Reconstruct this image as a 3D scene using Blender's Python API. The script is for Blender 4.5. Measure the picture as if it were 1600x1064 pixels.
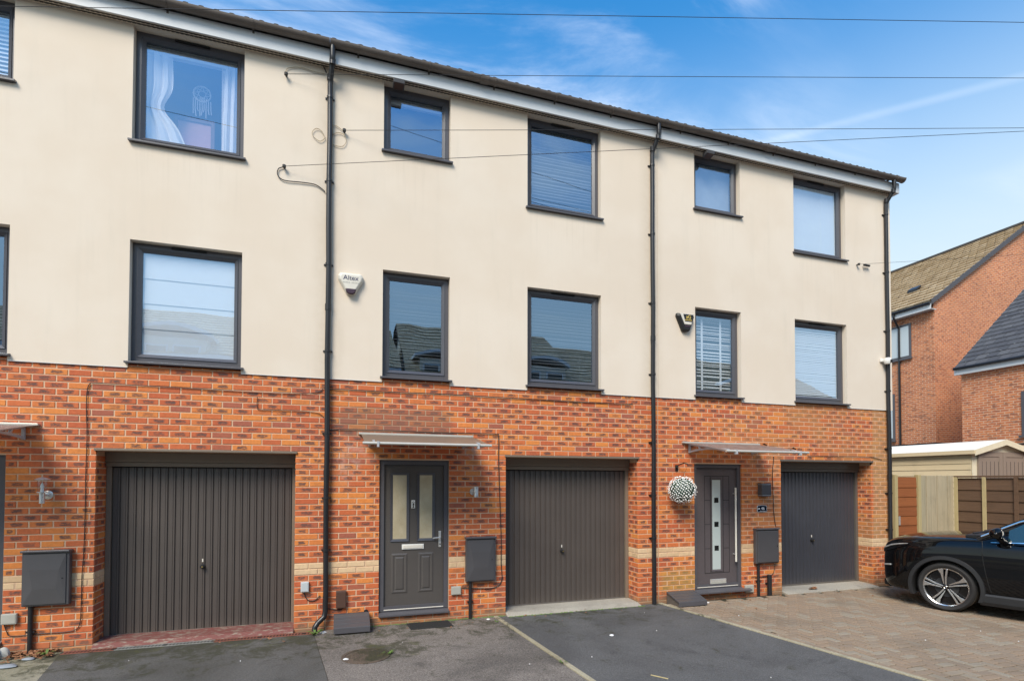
import bpy, math, random
from mathutils import Matrix, Vector
random.seed(7)
for o in list(bpy.data.objects): bpy.data.objects.remove(o)
scene = bpy.context.scene
col = scene.collection
R = math.radians

# ------------------------------------------------------------------ camera
# X runs along the facade, Y into the houses (facade plane Y=0), Z up, metres
CAM = Vector((3.0, -7.342, 1.947)); YAW, PIT, ROL, FPX, SHY = .3137, .0230, .0013, 834.96, 199.24
_F = Vector((math.sin(YAW), math.cos(YAW), 0)); _R = Vector((math.cos(YAW), -math.sin(YAW), 0)); _U = Vector((0, 0, 1))
cF = _F*math.cos(PIT) + _U*math.sin(PIT); cU = -_F*math.sin(PIT) + _U*math.cos(PIT)
cR = _R*math.cos(ROL) + cU*math.sin(ROL); cU = -_R*math.sin(ROL) + cU*math.cos(ROL)
cd = bpy.data.cameras.new('camera'); cam = bpy.data.objects.new('camera', cd); col.objects.link(cam)
cd.sensor_fit = 'HORIZONTAL'; cd.sensor_width = 36; cd.lens = FPX/1600*36; cd.shift_y = SHY/1600
cd.clip_start = .05; cd.clip_end = 3000
cam.matrix_world = Matrix(((cR.x, cU.x, -cF.x, CAM.x), (cR.y, cU.y, -cF.y, CAM.y), (cR.z, cU.z, -cF.z, CAM.z), (0, 0, 0, 1)))
scene.camera = cam

# ------------------------------------------------------------------ light
SUN_AZ, SUN_EL = 218, 45            # degrees clockwise from +Y, elevation: behind the photographer's left shoulder
w = bpy.data.worlds.new('World'); scene.world = w; w.use_nodes = True
nt = w.node_tree; nt.nodes.clear()
def wn(t): return nt.nodes.new(t)
sky = wn('ShaderNodeTexSky'); sky.sky_type = 'NISHITA'; sky.sun_disc = False
sky.sun_elevation = R(SUN_EL); sky.sun_rotation = R(SUN_AZ); sky.air_density = 1.0; sky.dust_density = .35; sky.ozone_density = 1.6
hsv = wn('ShaderNodeHueSaturation'); hsv.inputs['Saturation'].default_value = 1.36; hsv.inputs['Value'].default_value = 1.55
tc = wn('ShaderNodeTexCoord')
sepz = wn('ShaderNodeSeparateXYZ')
nrm = wn('ShaderNodeVectorMath'); nrm.operation = 'NORMALIZE'
nt.links.new(tc.outputs['Generated'], nrm.inputs[0]); nt.links.new(nrm.outputs[0], sepz.inputs[0])
# thin cirrus: direction projected on a high plane, stretched noise
zc = wn('ShaderNodeMath'); zc.operation = 'MAXIMUM'; zc.inputs[1].default_value = .06; nt.links.new(sepz.outputs[2], zc.inputs[0])
dv = wn('ShaderNodeVectorMath'); dv.operation = 'DIVIDE'
cz = wn('ShaderNodeCombineXYZ')
for i in range(3): nt.links.new(zc.outputs[0], cz.inputs[i])
nt.links.new(nrm.outputs[0], dv.inputs[0]); nt.links.new(cz.outputs[0], dv.inputs[1])
mp = wn('ShaderNodeMapping'); mp.inputs['Rotation'].default_value = (0, 0, R(-62)); mp.inputs['Scale'].default_value = (.55, 1.7, 1)
mp.inputs['Location'].default_value = (1.3, .4, 0)
nt.links.new(dv.outputs[0], mp.inputs[0])
n1 = wn('ShaderNodeTexNoise'); n1.inputs['Scale'].default_value = 1.5; n1.inputs['Detail'].default_value = 10; n1.inputs['Roughness'].default_value = .62; n1.inputs['Distortion'].default_value = .9
n2 = wn('ShaderNodeTexNoise'); n2.inputs['Scale'].default_value = .8; n2.inputs['Detail'].default_value = 3
nt.links.new(mp.outputs[0], n1.inputs[0]); nt.links.new(dv.outputs[0], n2.inputs[0])
r1 = wn('ShaderNodeMapRange'); r1.inputs[1].default_value = .42; r1.inputs[2].default_value = .74; r1.interpolation_type = 'SMOOTHSTEP'
r2 = wn('ShaderNodeMapRange'); r2.inputs[1].default_value = .36; r2.inputs[2].default_value = .62; r2.interpolation_type = 'SMOOTHSTEP'
nt.links.new(n1.outputs[0], r1.inputs[0]); nt.links.new(n2.outputs[0], r2.inputs[0])
mu = wn('ShaderNodeMath'); mu.operation = 'MULTIPLY'; nt.links.new(r1.outputs[0], mu.inputs[0]); nt.links.new(r2.outputs[0], mu.inputs[1])
# a contrail: a thin band round the plane of flight
ct = wn('ShaderNodeVectorMath'); ct.operation = 'DOT_PRODUCT'; CT_NODE = ct
nt.links.new(nrm.outputs[0], ct.inputs[0])
ca = wn('ShaderNodeMath'); ca.operation = 'ABSOLUTE'; nt.links.new(ct.outputs['Value'], ca.inputs[0])
cr_ = wn('ShaderNodeMapRange'); cr_.inputs[1].default_value = .0; cr_.inputs[2].default_value = .008; cr_.inputs[3].default_value = .22; cr_.inputs[4].default_value = 0; cr_.interpolation_type = 'SMOOTHSTEP'
nt.links.new(ca.outputs[0], cr_.inputs[0])
n3 = wn('ShaderNodeTexNoise'); n3.inputs['Scale'].default_value = 5; nt.links.new(nrm.outputs[0], n3.inputs[0])
cm = wn('ShaderNodeMath'); cm.operation = 'MULTIPLY'; nt.links.new(cr_.outputs[0], cm.inputs[0]); nt.links.new(n3.outputs[0], cm.inputs[1])
ad = wn('ShaderNodeMath'); ad.operation = 'MULTIPLY_ADD'; ad.inputs[1].default_value = .62; nt.links.new(mu.outputs[0], ad.inputs[0]); nt.links.new(cm.outputs[0], ad.inputs[2])
mx = wn('ShaderNodeMixRGB'); mx.inputs[2].default_value = (7.5, 7.9, 8.6, 1)
nt.links.new(ad.outputs[0], mx.inputs[0])
hz = wn('ShaderNodeMapRange'); hz.inputs[1].default_value = .68; hz.inputs[2].default_value = .25; hz.inputs[3].default_value = 0; hz.inputs[4].default_value = .92; hz.interpolation_type = 'SMOOTHSTEP'
nt.links.new(sepz.outputs[2], hz.inputs[0])
hx_ = wn('ShaderNodeMixRGB'); hx_.inputs[2].default_value = (4.4, 5.05, 5.3, 1); nt.links.new(hz.outputs[0], hx_.inputs[0]); nt.links.new(mx.outputs[0], hx_.inputs[1])
bg = wn('ShaderNodeBackground'); bg.inputs[1].default_value = .15
wo = wn('ShaderNodeOutputWorld')
tn = wn('ShaderNodeMixRGB'); tn.blend_type = 'MULTIPLY'; tn.inputs[0].default_value = 1; tn.inputs[2].default_value = (.80, 1.10, 1.04, 1); nt.links.new(sky.outputs[0], hsv.inputs['Color']); nt.links.new(hsv.outputs[0], tn.inputs[1]); nt.links.new(tn.outputs[0], mx.inputs[1]); nt.links.new(hx_.outputs[0], bg.inputs[0]); nt.links.new(bg.outputs[0], wo.inputs[0])
sd = bpy.data.lights.new('sun', 'SUN'); sd.energy = 3.7; sd.angle = R(27); sd.color = (1, .90, .765)
so = bpy.data.objects.new('sun', sd); col.objects.link(so)
so.rotation_euler = Vector((math.sin(R(SUN_AZ))*math.cos(R(SUN_EL)), math.cos(R(SUN_AZ))*math.cos(R(SUN_EL)), math.sin(R(SUN_EL)))).to_track_quat('Z', 'Y').to_euler()
so.location = (10, -30, 25)
vs = scene.view_settings; vs.view_transform = 'Standard'; vs.look = 'None'; vs.exposure = 0.27; vs.gamma = 1; vs.use_curve_mapping = False

# ------------------------------------------------------------------ pixel helpers (1600x1064 photograph -> metres)
def ray(x, y): return cF + cR*((x-800)/FPX) - cU*((y-532-SHY)/FPX)
def F(x, y, Y=0.0):
    d = ray(x, y); return CAM + d*((Y-CAM.y)/d.y)
def G(x, y, Z=0.0):
    d = ray(x, y); return CAM + d*((Z-CAM.z)/d.z)
def PX(P):
    v = Vector(P)-CAM; z = v.dot(cF); return 800+FPX*v.dot(cR)/z, 532+SHY-FPX*v.dot(cU)/z, z
a_, b_ = ray(1215, 218).normalized(), ray(1600, 120).normalized()
CT_NODE.inputs[1].default_value = a_.cross(b_).normalized()

# ------------------------------------------------------------------ materials
class NB:
    def __init__(s, name):
        s.m = bpy.data.materials.new(name); s.m.use_nodes = True; s.t = s.m.node_tree; s.t.nodes.clear()
        s.out = s.n('ShaderNodeOutputMaterial')
    def n(s, t, **kw):
        x = s.t.nodes.new(t)
        for k, v in kw.items(): setattr(x, k, v)
        return x
    def l(s, a, b): s.t.links.new(a, b)
    def val(s, sock, v):
        if hasattr(v, 'is_output'): s.l(v, sock)
        elif isinstance(v, (tuple, list)): sock.default_value = tuple(v) + ((1,) if len(v) == 3 and sock.type == 'RGBA' else ())
        else: sock.default_value = v
    def math(s, op, a, b=0.0, c=0.0):
        x = s.n('ShaderNodeMath', operation=op); s.val(x.inputs[0], a); s.val(x.inputs[1], b); s.val(x.inputs[2], c); return x.outputs[0]
    def mix(s, f, a, b, mode='MIX'):
        x = s.n('ShaderNodeMixRGB', blend_type=mode); s.val(x.inputs[0], f); s.val(x.inputs[1], a); s.val(x.inputs[2], b); return x.outputs[0]
    def rng(s, v, a, b, c=0.0, d=1.0, smooth=True):
        x = s.n('ShaderNodeMapRange'); x.interpolation_type = 'SMOOTHSTEP' if smooth else 'LINEAR'
        s.val(x.inputs[0], v)
        for i, q in enumerate((a, b, c, d)): s.val(x.inputs[i+1], q)
        return x.outputs[0]
    def pos(s, scale=(1, 1, 1), rot=(0, 0, 0), loc=(0, 0, 0), obj=False):
        g = s.n('ShaderNodeTexCoord').outputs['Object'] if obj else s.n('ShaderNodeNewGeometry').outputs['Position']
        m = s.n('ShaderNodeMapping'); s.l(g, m.inputs[0]); m.inputs['Scale'].default_value = scale; m.inputs['Rotation'].default_value = rot; m.inputs['Location'].default_value = loc
        return m.outputs[0]
    def noise(s, vec, scale, detail=4, rough=.55, dist=0.0):
        x = s.n('ShaderNodeTexNoise'); s.l(vec, x.inputs[0]); x.inputs['Scale'].default_value = scale; x.inputs['Detail'].default_value = detail; x.inputs['Roughness'].default_value = rough; x.inputs['Distortion'].default_value = dist
        return x.outputs[0]
    def bsdf(s, base, rough=.6, metal=0.0, bump=None, bs=.3, bd=.01, **kw):
        x = s.n('ShaderNodeBsdfPrincipled'); s.val(x.inputs['Base Color'], base); s.val(x.inputs['Roughness'], rough); s.val(x.inputs['Metallic'], metal)
        for k, v in kw.items(): s.val(x.inputs[k.replace('_', ' ')], v)
        if bump is not None:
            b = s.n('ShaderNodeBump'); b.inputs['Strength'].default_value = bs; b.inputs['Distance'].default_value = bd; s.l(bump, b.inputs['Height']); s.l(b.outputs[0], x.inputs['Normal'])
        s.l(x.outputs[0], s.out.inputs[0]); return x

def plain(name, c, rough=.5, metal=0.0, var=.12, scale=9.0, bs=.12, **kw):
    b = NB(name); p = b.pos(); n = b.noise(p, scale, 6, .6); n2 = b.noise(p, scale*9, 3)
    f = b.math('MULTIPLY_ADD', n, 2*var, 1-var)
    cc = b.mix(1.0, c, f, 'MULTIPLY')
    rr = b.math('MULTIPLY_ADD', n2, .18, rough-.09)
    b.bsdf(cc, rr, metal, bump=n2, bs=bs, bd=.002, **kw); return b.m

M = {}
M['frame'] = plain('anthracite_upvc', (0.084, 0.082, 0.092), .32, var=.1, bs=.05)
M['frame_bead'] = plain('anthracite_bead', (0.073, 0.073, 0.084), .3, var=.1, bs=.05)
M['sill'] = plain('anthracite_sill', (0.084, 0.081, 0.089), .35, var=.15)
M['black_pvc'] = plain('black_pvc', (.017, .017, .019), .34, var=.25, scale=5)
M['gutter'] = plain('weathered_black_gutter', (.12, .098, .083), .5, var=.35, scale=6)
M['white_pvc'] = plain('white_pvc_fascia', (.60, .62, .63), .35, var=.05, scale=3)
M['soffit'] = plain('cream_soffit', (.70, .60, .47), .6, var=.1)
M['vent'] = plain('dark_vent_strip', (.07, .055, .045), .7)
M['dark'] = plain('dark_slot', (.006, .006, .006), .6)
M['silver'] = plain('brushed_steel', (.70, .69, .66), .3, .6, var=.08)
M['bright_metal'] = plain('pale_satin_metal', (.76, .71, .62), .35, .1, var=.05)
M['brass'] = plain('aged_brass', (.55, .40, .14), .35, .9)
M['white'] = plain('white_plastic', (.75, .74, .70), .4, var=.06)
M['grey_box'] = plain('grey_plastic', (.40, .39, .34), .5, var=.12)
M['lightgrey_box'] = plain('light_grey_plastic', (.50, .53, .54), .45, var=.08)
M['meter'] = plain('dark_meter_plastic', (.075, .072, .076), .36, var=.12, scale=4)
M['brownbox'] = plain('brown_plastic', (.085, .045, .032), .4, var=.12)
M['cable'] = plain('black_cable', (.02, .018, .017), .55)
M['beige_cable'] = plain('beige_cable', (.42, .34, .22), .55)
M['blinds'] = plain('white_blind', (.86, .87, .88), .6, var=.04)
M['blinds_dim'] = plain('dimmed_blind_slat', (.16, .18, .21), .5, var=.04)  # slats darkened in colour so they fade under the pane's reflection
M['curtain'] = plain('cream_curtain', (.86, .82, .78), .85, var=.08, scale=5)
M['pink'] = plain('pink_lining', (.62, .26, .30), .8)
M['pinkboard'] = plain('dusky_pink_board', (.66, .36, .36), .7)
M['woodframe'] = plain('dark_wood_frame', (.16, .07, .06), .5)
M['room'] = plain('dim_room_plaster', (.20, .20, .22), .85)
M['lace'] = plain('pale_yarn', (.62, .60, .58), .9)
M['conc'] = None

def mk_glass(name, refl, tint):
    b = NB(name)
    tr = b.n('ShaderNodeBsdfTransparent'); tr.inputs[0].default_value = (*tint, 1)
    gl = b.n('ShaderNodeBsdfGlossy'); gl.inputs['Color'].default_value = (.52, .75, 1, 1); gl.inputs['Roughness'].default_value = .0
    nz = b.noise(b.pos((1, 1, 1)), 1.3, 1)
    bp = b.n('ShaderNodeBump'); bp.inputs['Strength'].default_value = .25; bp.inputs['Distance'].default_value = .012; b.l(nz, bp.inputs['Height']); b.l(bp.outputs[0], gl.inputs['Normal'])
    fr = b.n('ShaderNodeLayerWeight'); fr.inputs[0].default_value = .5
    f = b.math('MULTIPLY_ADD', b.math('POWER', fr.outputs['Facing'], 4.0), .6, refl)
    mxs = b.n('ShaderNodeMixShader'); b.l(f, mxs.inputs[0]); b.l(tr.outputs[0], mxs.inputs[1]); b.l(gl.outputs[0], mxs.inputs[2]); b.l(mxs.outputs[0], b.out.inputs[0])
    return b.m
M['glass'] = mk_glass('window_glass', .35, (.93, .95, .96))
M['lampglass'] = mk_glass('clear_lamp_glass', .06, (.93, .95, .95))
M['carglass'] = mk_glass('car_window_glass', .22, (.30, .34, .36))

b = NB('obscured_door_glass'); nz = b.noise(b.pos(), 55, 3); b.bsdf(b.mix(b.noise(b.pos(), 3.5, 4), (.30, .24, .13), (.62, .55, .40)), .16, 0, bump=nz, bs=.35, bd=.01, Specular_IOR_Level=.8); M['obscure'] = b.m  # obscured pane: yellowish reflections painted into its mottled base colour
b = NB('frosted_door_glass'); nz = b.noise(b.pos(), 90, 2); b.bsdf((.46, .52, .50), .3, 0, bump=nz, bs=.2, bd=.004); M['frost'] = b.m
M['blackglass'] = plain('black_glass', (.012, .014, .014), .08, var=.05)
b = NB('frosted_window_film'); nz = b.noise(b.pos(), 3, 3); b.bsdf(b.mix(nz, (.30, .36, .44), (.56, .60, .64)), .8); M['film'] = b.m

# smooth cream render: faint trowel texture, faint weather streaks
b = NB('cream_render')
p = b.pos(); streak = b.noise(b.pos((3.0, 1, .35)), 1.6, 5, .6); blot = b.noise(p, .9, 4); fine = b.noise(p, 160, 2); mid = b.noise(p, 14, 4)
c = b.mix(b.rng(blot, .35, .7), (.71, .607, .488), (.745, .652, .538))
c = b.mix(b.math('MULTIPLY', b.rng(streak, .52, .78), .30), c, (.61, .54, .44))
sz = b.n('ShaderNodeSeparateXYZ'); b.l(p, sz.inputs[0])
pipe_shade = None  # dark halo painted beside the downpipes, standing in for their shadow
for px_ in (2.85, 7.70):
    d = b.math('ABSOLUTE', b.math('SUBTRACT', sz.outputs[0], px_)); q = b.rng(d, .05, .26, 1, 0)
    pipe_shade = q if pipe_shade is None else b.math('MAXIMUM', pipe_shade, q)
c = b.mix(b.math('MULTIPLY', pipe_shade, b.math('MULTIPLY', mid, .38)), c, (.45, .36, .25))
# faint rain streaks below the top-floor sills
drip = b.noise(b.pos((22, 1, .9)), 1.0, 4, .6)
for k in range(3):
    for xa, xb, zs in ((3.53, 4.48, 6.385), (5.60, 6.83, 5.942)):
        xa += 4.97*(k-1); xb += 4.97*(k-1)
        r_ = b.math('MULTIPLY', b.math('MULTIPLY', b.rng(sz.outputs[0], xa-.02, xa+.05), b.rng(sz.outputs[0], xb+.02, xb-.05)), b.math('MULTIPLY', b.rng(sz.outputs[2], zs-.95, zs-.02), b.rng(sz.outputs[2], zs+.01, zs)))
        c = b.mix(b.math('MULTIPLY', b.math('MULTIPLY', r_, b.rng(drip, .46, .68)), .10), c, (.42, .36, .28))
h = b.math('ADD', b.math('MULTIPLY', fine, .5), mid)
b.bsdf(c, .85, 0, bump=h, bs=.18, bd=.004); M['render'] = b.m

# bricks: per-brick tone, dark dragged smudges, stains with a place of their own
def brick_mat(name, random_from):
    b = NB(name)
    if random_from == 'object': rnd = b.n('ShaderNodeObjectInfo').outputs['Random']
    else:
        a = b.n('ShaderNodeAttribute'); a.attribute_name = 'rnd'; rnd = a.outputs['Fac']
    wn_ = b.n('ShaderNodeTexWhiteNoise'); wn_.noise_dimensions = '1D'; b.l(rnd, wn_.inputs['W']); r2 = wn_.outputs['Value']
    p = b.pos(); s = b.n('ShaderNodeSeparateXYZ'); b.l(p, s.inputs[0]); X, Z = s.outputs[0], s.outputs[2]
    c = b.mix(rnd, (.59, .155, .045), (.49, .108, .038))
    c = b.mix(b.rng(r2, .55, 1.0), c, (.68, .225, .05))
    c = b.mix(b.rng(r2, .12, .0), c, (.36, .105, .06))
    n = b.noise(p, 26, 5, .65); c = b.mix(1.0, c, b.math('MULTIPLY_ADD', n, .7, .64), 'MULTIPLY')
    uv = b.n('ShaderNodeUVMap').outputs[0]; us = b.n('ShaderNodeSeparateXYZ'); b.l(uv, us.inputs[0])
    du = b.rng(b.math('ABSOLUTE', b.math('SUBTRACT', us.outputs[0], .52)), .16, .46, 1, 0); dv_ = b.rng(b.math('ABSOLUTE', b.math('SUBTRACT', us.outputs[1], .5)), .22, .5, 1, 0)
    vec = b.n('ShaderNodeVectorMath', operation='MULTIPLY_ADD'); b.l(p, vec.inputs[0]); vec.inputs[1].default_value = (14, 14, 52)
    cm_ = b.n('ShaderNodeCombineXYZ'); b.l(b.math('MULTIPLY', rnd, 57.0), cm_.inputs[0]); b.l(cm_.outputs[0], vec.inputs[2])
    sm = b.noise(vec.outputs[0], 1.0, 6, .75, 1.6)
    sm = b.rng(b.math('MULTIPLY_ADD', b.math('MULTIPLY', du, dv_), .34, sm), .70, .86)
    gate = b.rng(b.math('FRACT', b.math('MULTIPLY', r2, 7.31)), .20, .5)
    c = b.mix(b.math('MULTIPLY', b.math('MULTIPLY', sm, gate), .92), c, (.105, .058, .048))
    big = b.noise(p, 1.1, 4, .6)
    # sandy bleaching at the right-hand house
    ye = b.math('MULTIPLY', b.rng(X, 7.9, 9.4), b.rng(big, .38, .64)); c = b.mix(b.math('MULTIPLY', ye, .62), c, (.47, .22, .075))
    ye2 = b.math('MULTIPLY', b.math('MULTIPLY', b.rng(X, 7.75, 7.95), b.rng(X, 8.75, 8.45)), b.math('MULTIPLY', b.rng(Z, .12, .25), b.rng(Z, .62, .42))); c = b.mix(b.math('MULTIPLY', ye2, .6), c, (.42, .27, .07))
    ye3 = b.math('MULTIPLY', b.rng(X, 12.38, 12.42), b.rng(Z, .5, .95)); c = b.mix(b.math('MULTIPLY', ye3, .5), c, (.46, .27, .11))
    c = stain(b, c, X, Z, big)
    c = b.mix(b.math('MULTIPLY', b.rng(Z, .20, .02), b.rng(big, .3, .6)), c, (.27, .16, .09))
    b.bsdf(c, .82, 0, bump=b.noise(p, 75, 4), bs=.35, bd=.005); return b.m
def stain(b, c, X, Z, big):
    # grimy run-off patch above the middle door's canopy and white bloom at its ends
    d1 = b.math('MULTIPLY', b.rng(b.math('ABSOLUTE', b.math('SUBTRACT', X, 3.72)), .55, 1.15, 1, 0), b.rng(b.math('ABSOLUTE', b.math('SUBTRACT', Z, 2.72)), .10, .34, 1, 0))
    d1 = b.rng(b.math('MULTIPLY_ADD', big, .9, d1), .92, 1.35)
    c = b.mix(b.math('MULTIPLY', d1, .5), c, (.185, .105, .072))
    n = b.noise(b.pos(), 7, 4, .7)
    for x0, z0, rr in ((3.25, 2.36, .34), (4.75, 2.33, .2), (3.1, 2.1, .25)):
        e = b.math('MULTIPLY', b.rng(b.math('ABSOLUTE', b.math('SUBTRACT', X, x0)), .05, rr, 1, 0), b.rng(b.math('ABSOLUTE', b.math('SUBTRACT', Z, z0)), .05, .3, 1, 0))
        c = b.mix(b.math('MULTIPLY', b.math('MULTIPLY', e, b.rng(n, .42, .7)), .5), c, (.55, .42, .36))
    return c
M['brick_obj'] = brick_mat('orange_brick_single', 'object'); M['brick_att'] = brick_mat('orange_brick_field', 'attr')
def cream_mat(name, rf):
    b = NB(name)
    if rf == 'object': rnd = b.n('ShaderNodeObjectInfo').outputs['Random']
    else:
        a = b.n('ShaderNodeAttribute'); a.attribute_name = 'rnd'; rnd = a.outputs['Fac']
    p = b.pos(); n = b.noise(p, 22, 5)
    c = b.mix(rnd, (.68, .48, .285), (.60, .41, .235)); c = b.mix(1.0, c, b.math('MULTIPLY_ADD', n, .5, .75), 'MULTIPLY')
    b.bsdf(c, .85, 0, bump=n, bs=.3, bd=.005); return b.m
M['cream_obj'] = cream_mat('buff_brick_single', 'object'); M['cream_att'] = cream_mat('buff_brick_field', 'attr')
b = NB('pale_mortar'); p = b.pos(); s_ = b.n('ShaderNodeSeparateXYZ'); b.l(p, s_.inputs[0]); big = b.noise(p, 1.1, 4, .6); n = b.noise(p, 40, 4)
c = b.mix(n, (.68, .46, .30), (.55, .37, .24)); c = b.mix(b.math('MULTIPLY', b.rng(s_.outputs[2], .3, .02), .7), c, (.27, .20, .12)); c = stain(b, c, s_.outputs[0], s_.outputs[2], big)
b.bsdf(c, .9, 0, bump=n, bs=.4, bd=.006); M['mortar'] = b.m

def far_brick(name, c1, c2, mort, sc=1.0):
    b = NB(name); g = b.n('ShaderNodeNewGeometry'); s = b.n('ShaderNodeSeparateXYZ'); b.l(g.outputs['Position'], s.inputs[0])
    cx = b.n('ShaderNodeCombineXYZ'); b.l(b.math('ADD', s.outputs[0], s.outputs[1]), cx.inputs[0]); b.l(s.outputs[2], cx.inputs[1])
    t = b.n('ShaderNodeTexBrick'); b.l(cx.outputs[0], t.inputs[0]); t.inputs['Scale'].default_value = 1; t.inputs['Brick Width'].default_value = .225*sc; t.inputs['Row Height'].default_value = .075*sc; t.inputs['Mortar Size'].default_value = .011*sc
    t.inputs['Color1'].default_value = (*c1, 1); t.inputs['Color2'].default_value = (*c2, 1); t.inputs['Mortar'].default_value = (*mort, 1); t.inputs['Bias'].default_value = -.2
    n = b.noise(g.outputs['Position'], .8, 5, .6); n2 = b.noise(b.pos((6, 6, 16)), 1, 4)
    c = b.mix(1.0, t.outputs[0], b.math('MULTIPLY_ADD', n, .5, .75), 'MULTIPLY'); c = b.mix(b.math('MULTIPLY', b.rng(n2, .52, .66), .65), c, (.13, .065, .05))
    b.bsdf(c, .85, 0, bump=t.outputs['Fac'], bs=-.5, bd=.008); return b.m
M['farbrick'] = far_brick('far_orange_brick', (.56, .185, .065), (.40, .11, .045), (.55, .36, .24))
M['reddishbrick'] = far_brick('garden_red_brick', (.36, .1, .05), (.26, .07, .04), (.36, .28, .2))

def ground_mat(name, c1, c2, moss=.0, speck=.5, bs=.5, patch=.5):
    b = NB(name); p = b.pos(); g = b.noise(p, 150, 3, .7); g2 = b.noise(p, 48, 4, .75); m = b.noise(p, 2.2, 7, .7, .4); l = b.noise(p, .7, 5, .65, .6); v = b.n('ShaderNodeTexVoronoi'); b.l(p, v.inputs[0]); v.inputs['Scale'].default_value = 85
    c = b.mix(b.rng(l, .36, .66), c1, c2)
    c = b.mix(1.0, c, b.math('MULTIPLY_ADD', b.rng(g, .3, .7), speck*1.5, 1-speck*.72), 'MULTIPLY')
    c = b.mix(1.0, c, b.math('MULTIPLY_ADD', b.rng(g2, .3, .7), speck*.9, 1-speck*.45), 'MULTIPLY')
    c = b.mix(b.math('MULTIPLY', b.rng(m, .53, .70), patch), c, tuple(x*.36 for x in c1))
    c = b.mix(b.math('MULTIPLY', b.rng(v.outputs['Distance'], .20, .05), .45), c, tuple(min(.5, x*2.6) for x in c2))
    if moss:
        mm = b.noise(p, 3.4, 7, .8, .6); s = b.n('ShaderNodeSeparateXYZ'); b.l(p, s.inputs[0])
        e = b.math('MULTIPLY', b.rng(s.outputs[1], -1.6, -.2), moss)
        # moss and grime gathered round the manhole
        mh = b.rng(b.math('POWER', b.math('ADD', b.math('POWER', b.math('MULTIPLY', b.math('SUBTRACT', s.outputs[0], 3.55), .75), 2.0), b.math('POWER', b.math('SUBTRACT', s.outputs[1], -1.15), 2.0)), .5), .55, .12)
        k = b.math('MULTIPLY_ADD', mh, 1.0, e)
        c = b.mix(b.math('MULTIPLY', b.rng(b.math('MULTIPLY_ADD', k, .15, mm), .56, .70), .8), c, (.034, .034, .014))
        c = b.mix(b.math('MULTIPLY', b.rng(b.math('MULTIPLY_ADD', k, .10, b.noise(b.pos(loc=(3, 7, 0)), 5, 6, .8)), .64, .74), .6), c, (.075, .075, .02))
    b.bsdf(c, .9, 0, bump=b.math('ADD', b.math('ADD', g, g2), b.math('MULTIPLY', m, .6)), bs=bs, bd=.008); return b.m
M['asphalt_l'] = ground_mat('mossy_asphalt', (.070, .066, .058), (.105, .10, .092), 1.0)
M['asphalt_m'] = ground_mat('worn_asphalt', (.11, .096, .083), (.19, .165, .142), .8, .8)
M['asphalt_r'] = ground_mat('smooth_asphalt', (.076, .074, .072), (.108, .106, .103), .6, .5)
M['road'] = ground_mat('road_asphalt', (.09, .09, .092), (.12, .118, .115), 0)
M['conc'] = ground_mat('grey_concrete', (.30, .275, .23), (.38, .35, .29), .0, .25, .3, .35)
M['conc_moss'] = ground_mat('mossy_concrete', (.20, .19, .12), (.28, .255, .19), 1.0, .3, .3, .4)
M['kerb'] = ground_mat('weathered_edging', (.30, .26, .17), (.38, .34, .24), .8, .3, .4, .5)
M['joint_sand'] = ground_mat('paver_joint_sand', (.045, .038, .02), (.06, .048, .028), .6)
M['step_side'] = ground_mat('dirty_brown_plastic', (.085, .07, .06), (.11, .09, .075), 0, .3, .2)
# red paint worn down to the concrete
b = NB('worn_red_paint'); p = b.pos(); n = b.noise(b.pos((1, 3, 3)), 9, 6, .7); c = b.mix(b.rng(n, .50, .60), (.17, .055, .045), (.25, .20, .155)); b.bsdf(c, .7, 0, bump=n, bs=.3, bd=.003); M['redpaint'] = b.m
def paver_mat(name, rf):
    b = NB(name)
    if rf == 'object': rnd = b.n('ShaderNodeObjectInfo').outputs['Random']
    else:
        a = b.n('ShaderNodeAttribute'); a.attribute_name = 'rnd'; rnd = a.outputs['Fac']
    p = b.pos(); n = b.noise(p, 60, 5, .7); l = b.noise(p, 1.0, 4); wn_ = b.n('ShaderNodeTexWhiteNoise'); wn_.noise_dimensions = '1D'; b.l(rnd, wn_.inputs['W'])
    c = b.mix(rnd, (.285, .205, .138), (.24, .182, .13)); c = b.mix(b.rng(wn_.outputs['Value'], .6, 1), c, (.285, .24, .18))
    c = b.mix(1.0, c, b.math('MULTIPLY_ADD', n, .7, .65), 'MULTIPLY'); c = b.mix(b.math('MULTIPLY', b.rng(l, .5, .7), .4), c, (.15, .12, .085))
    b.bsdf(c, .85, 0, bump=n, bs=.35, bd=.004); return b.m
M['paver_obj'] = paver_mat('block_paver_single', 'object'); M['paver_att'] = paver_mat('block_paver_field', 'attr')

def steel_door(name, c):
    b = NB(name); p = b.pos(); n = b.noise(p, 2.5, 5); d = b.noise(p, 45, 3); s = b.n('ShaderNodeSeparateXYZ'); b.l(p, s.inputs[0])
    v = b.n('ShaderNodeTexVoronoi'); b.l(b.pos((1, 1, 1)), v.inputs[0]); v.inputs['Scale'].default_value = 9
    cc = b.mix(1.0, c, b.math('MULTIPLY_ADD', n, .3, .85), 'MULTIPLY')
    sp = b.math('MULTIPLY', b.rng(v.outputs['Distance'], .035, .02), b.rng(s.outputs[2], .9, .1)); cc = b.mix(b.math('MULTIPLY', sp, .7), cc, (.35, .33, .3))
    cc = b.mix(b.math('MULTIPLY', b.rng(s.outputs[2], .22, .03), .35), cc, (.12, .10, .08))
    b.bsdf(cc, b.math('MULTIPLY_ADD', d, .15, .32), 0, bump=d, bs=.04, bd=.002, Specular_IOR_Level=.6); return b.m
M['gdoor_brown'] = steel_door('brown_grey_garage_steel', (.082, .068, .060)); M['gdoor_blue'] = steel_door('blue_grey_garage_steel', (.046, .048, .058))
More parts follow.
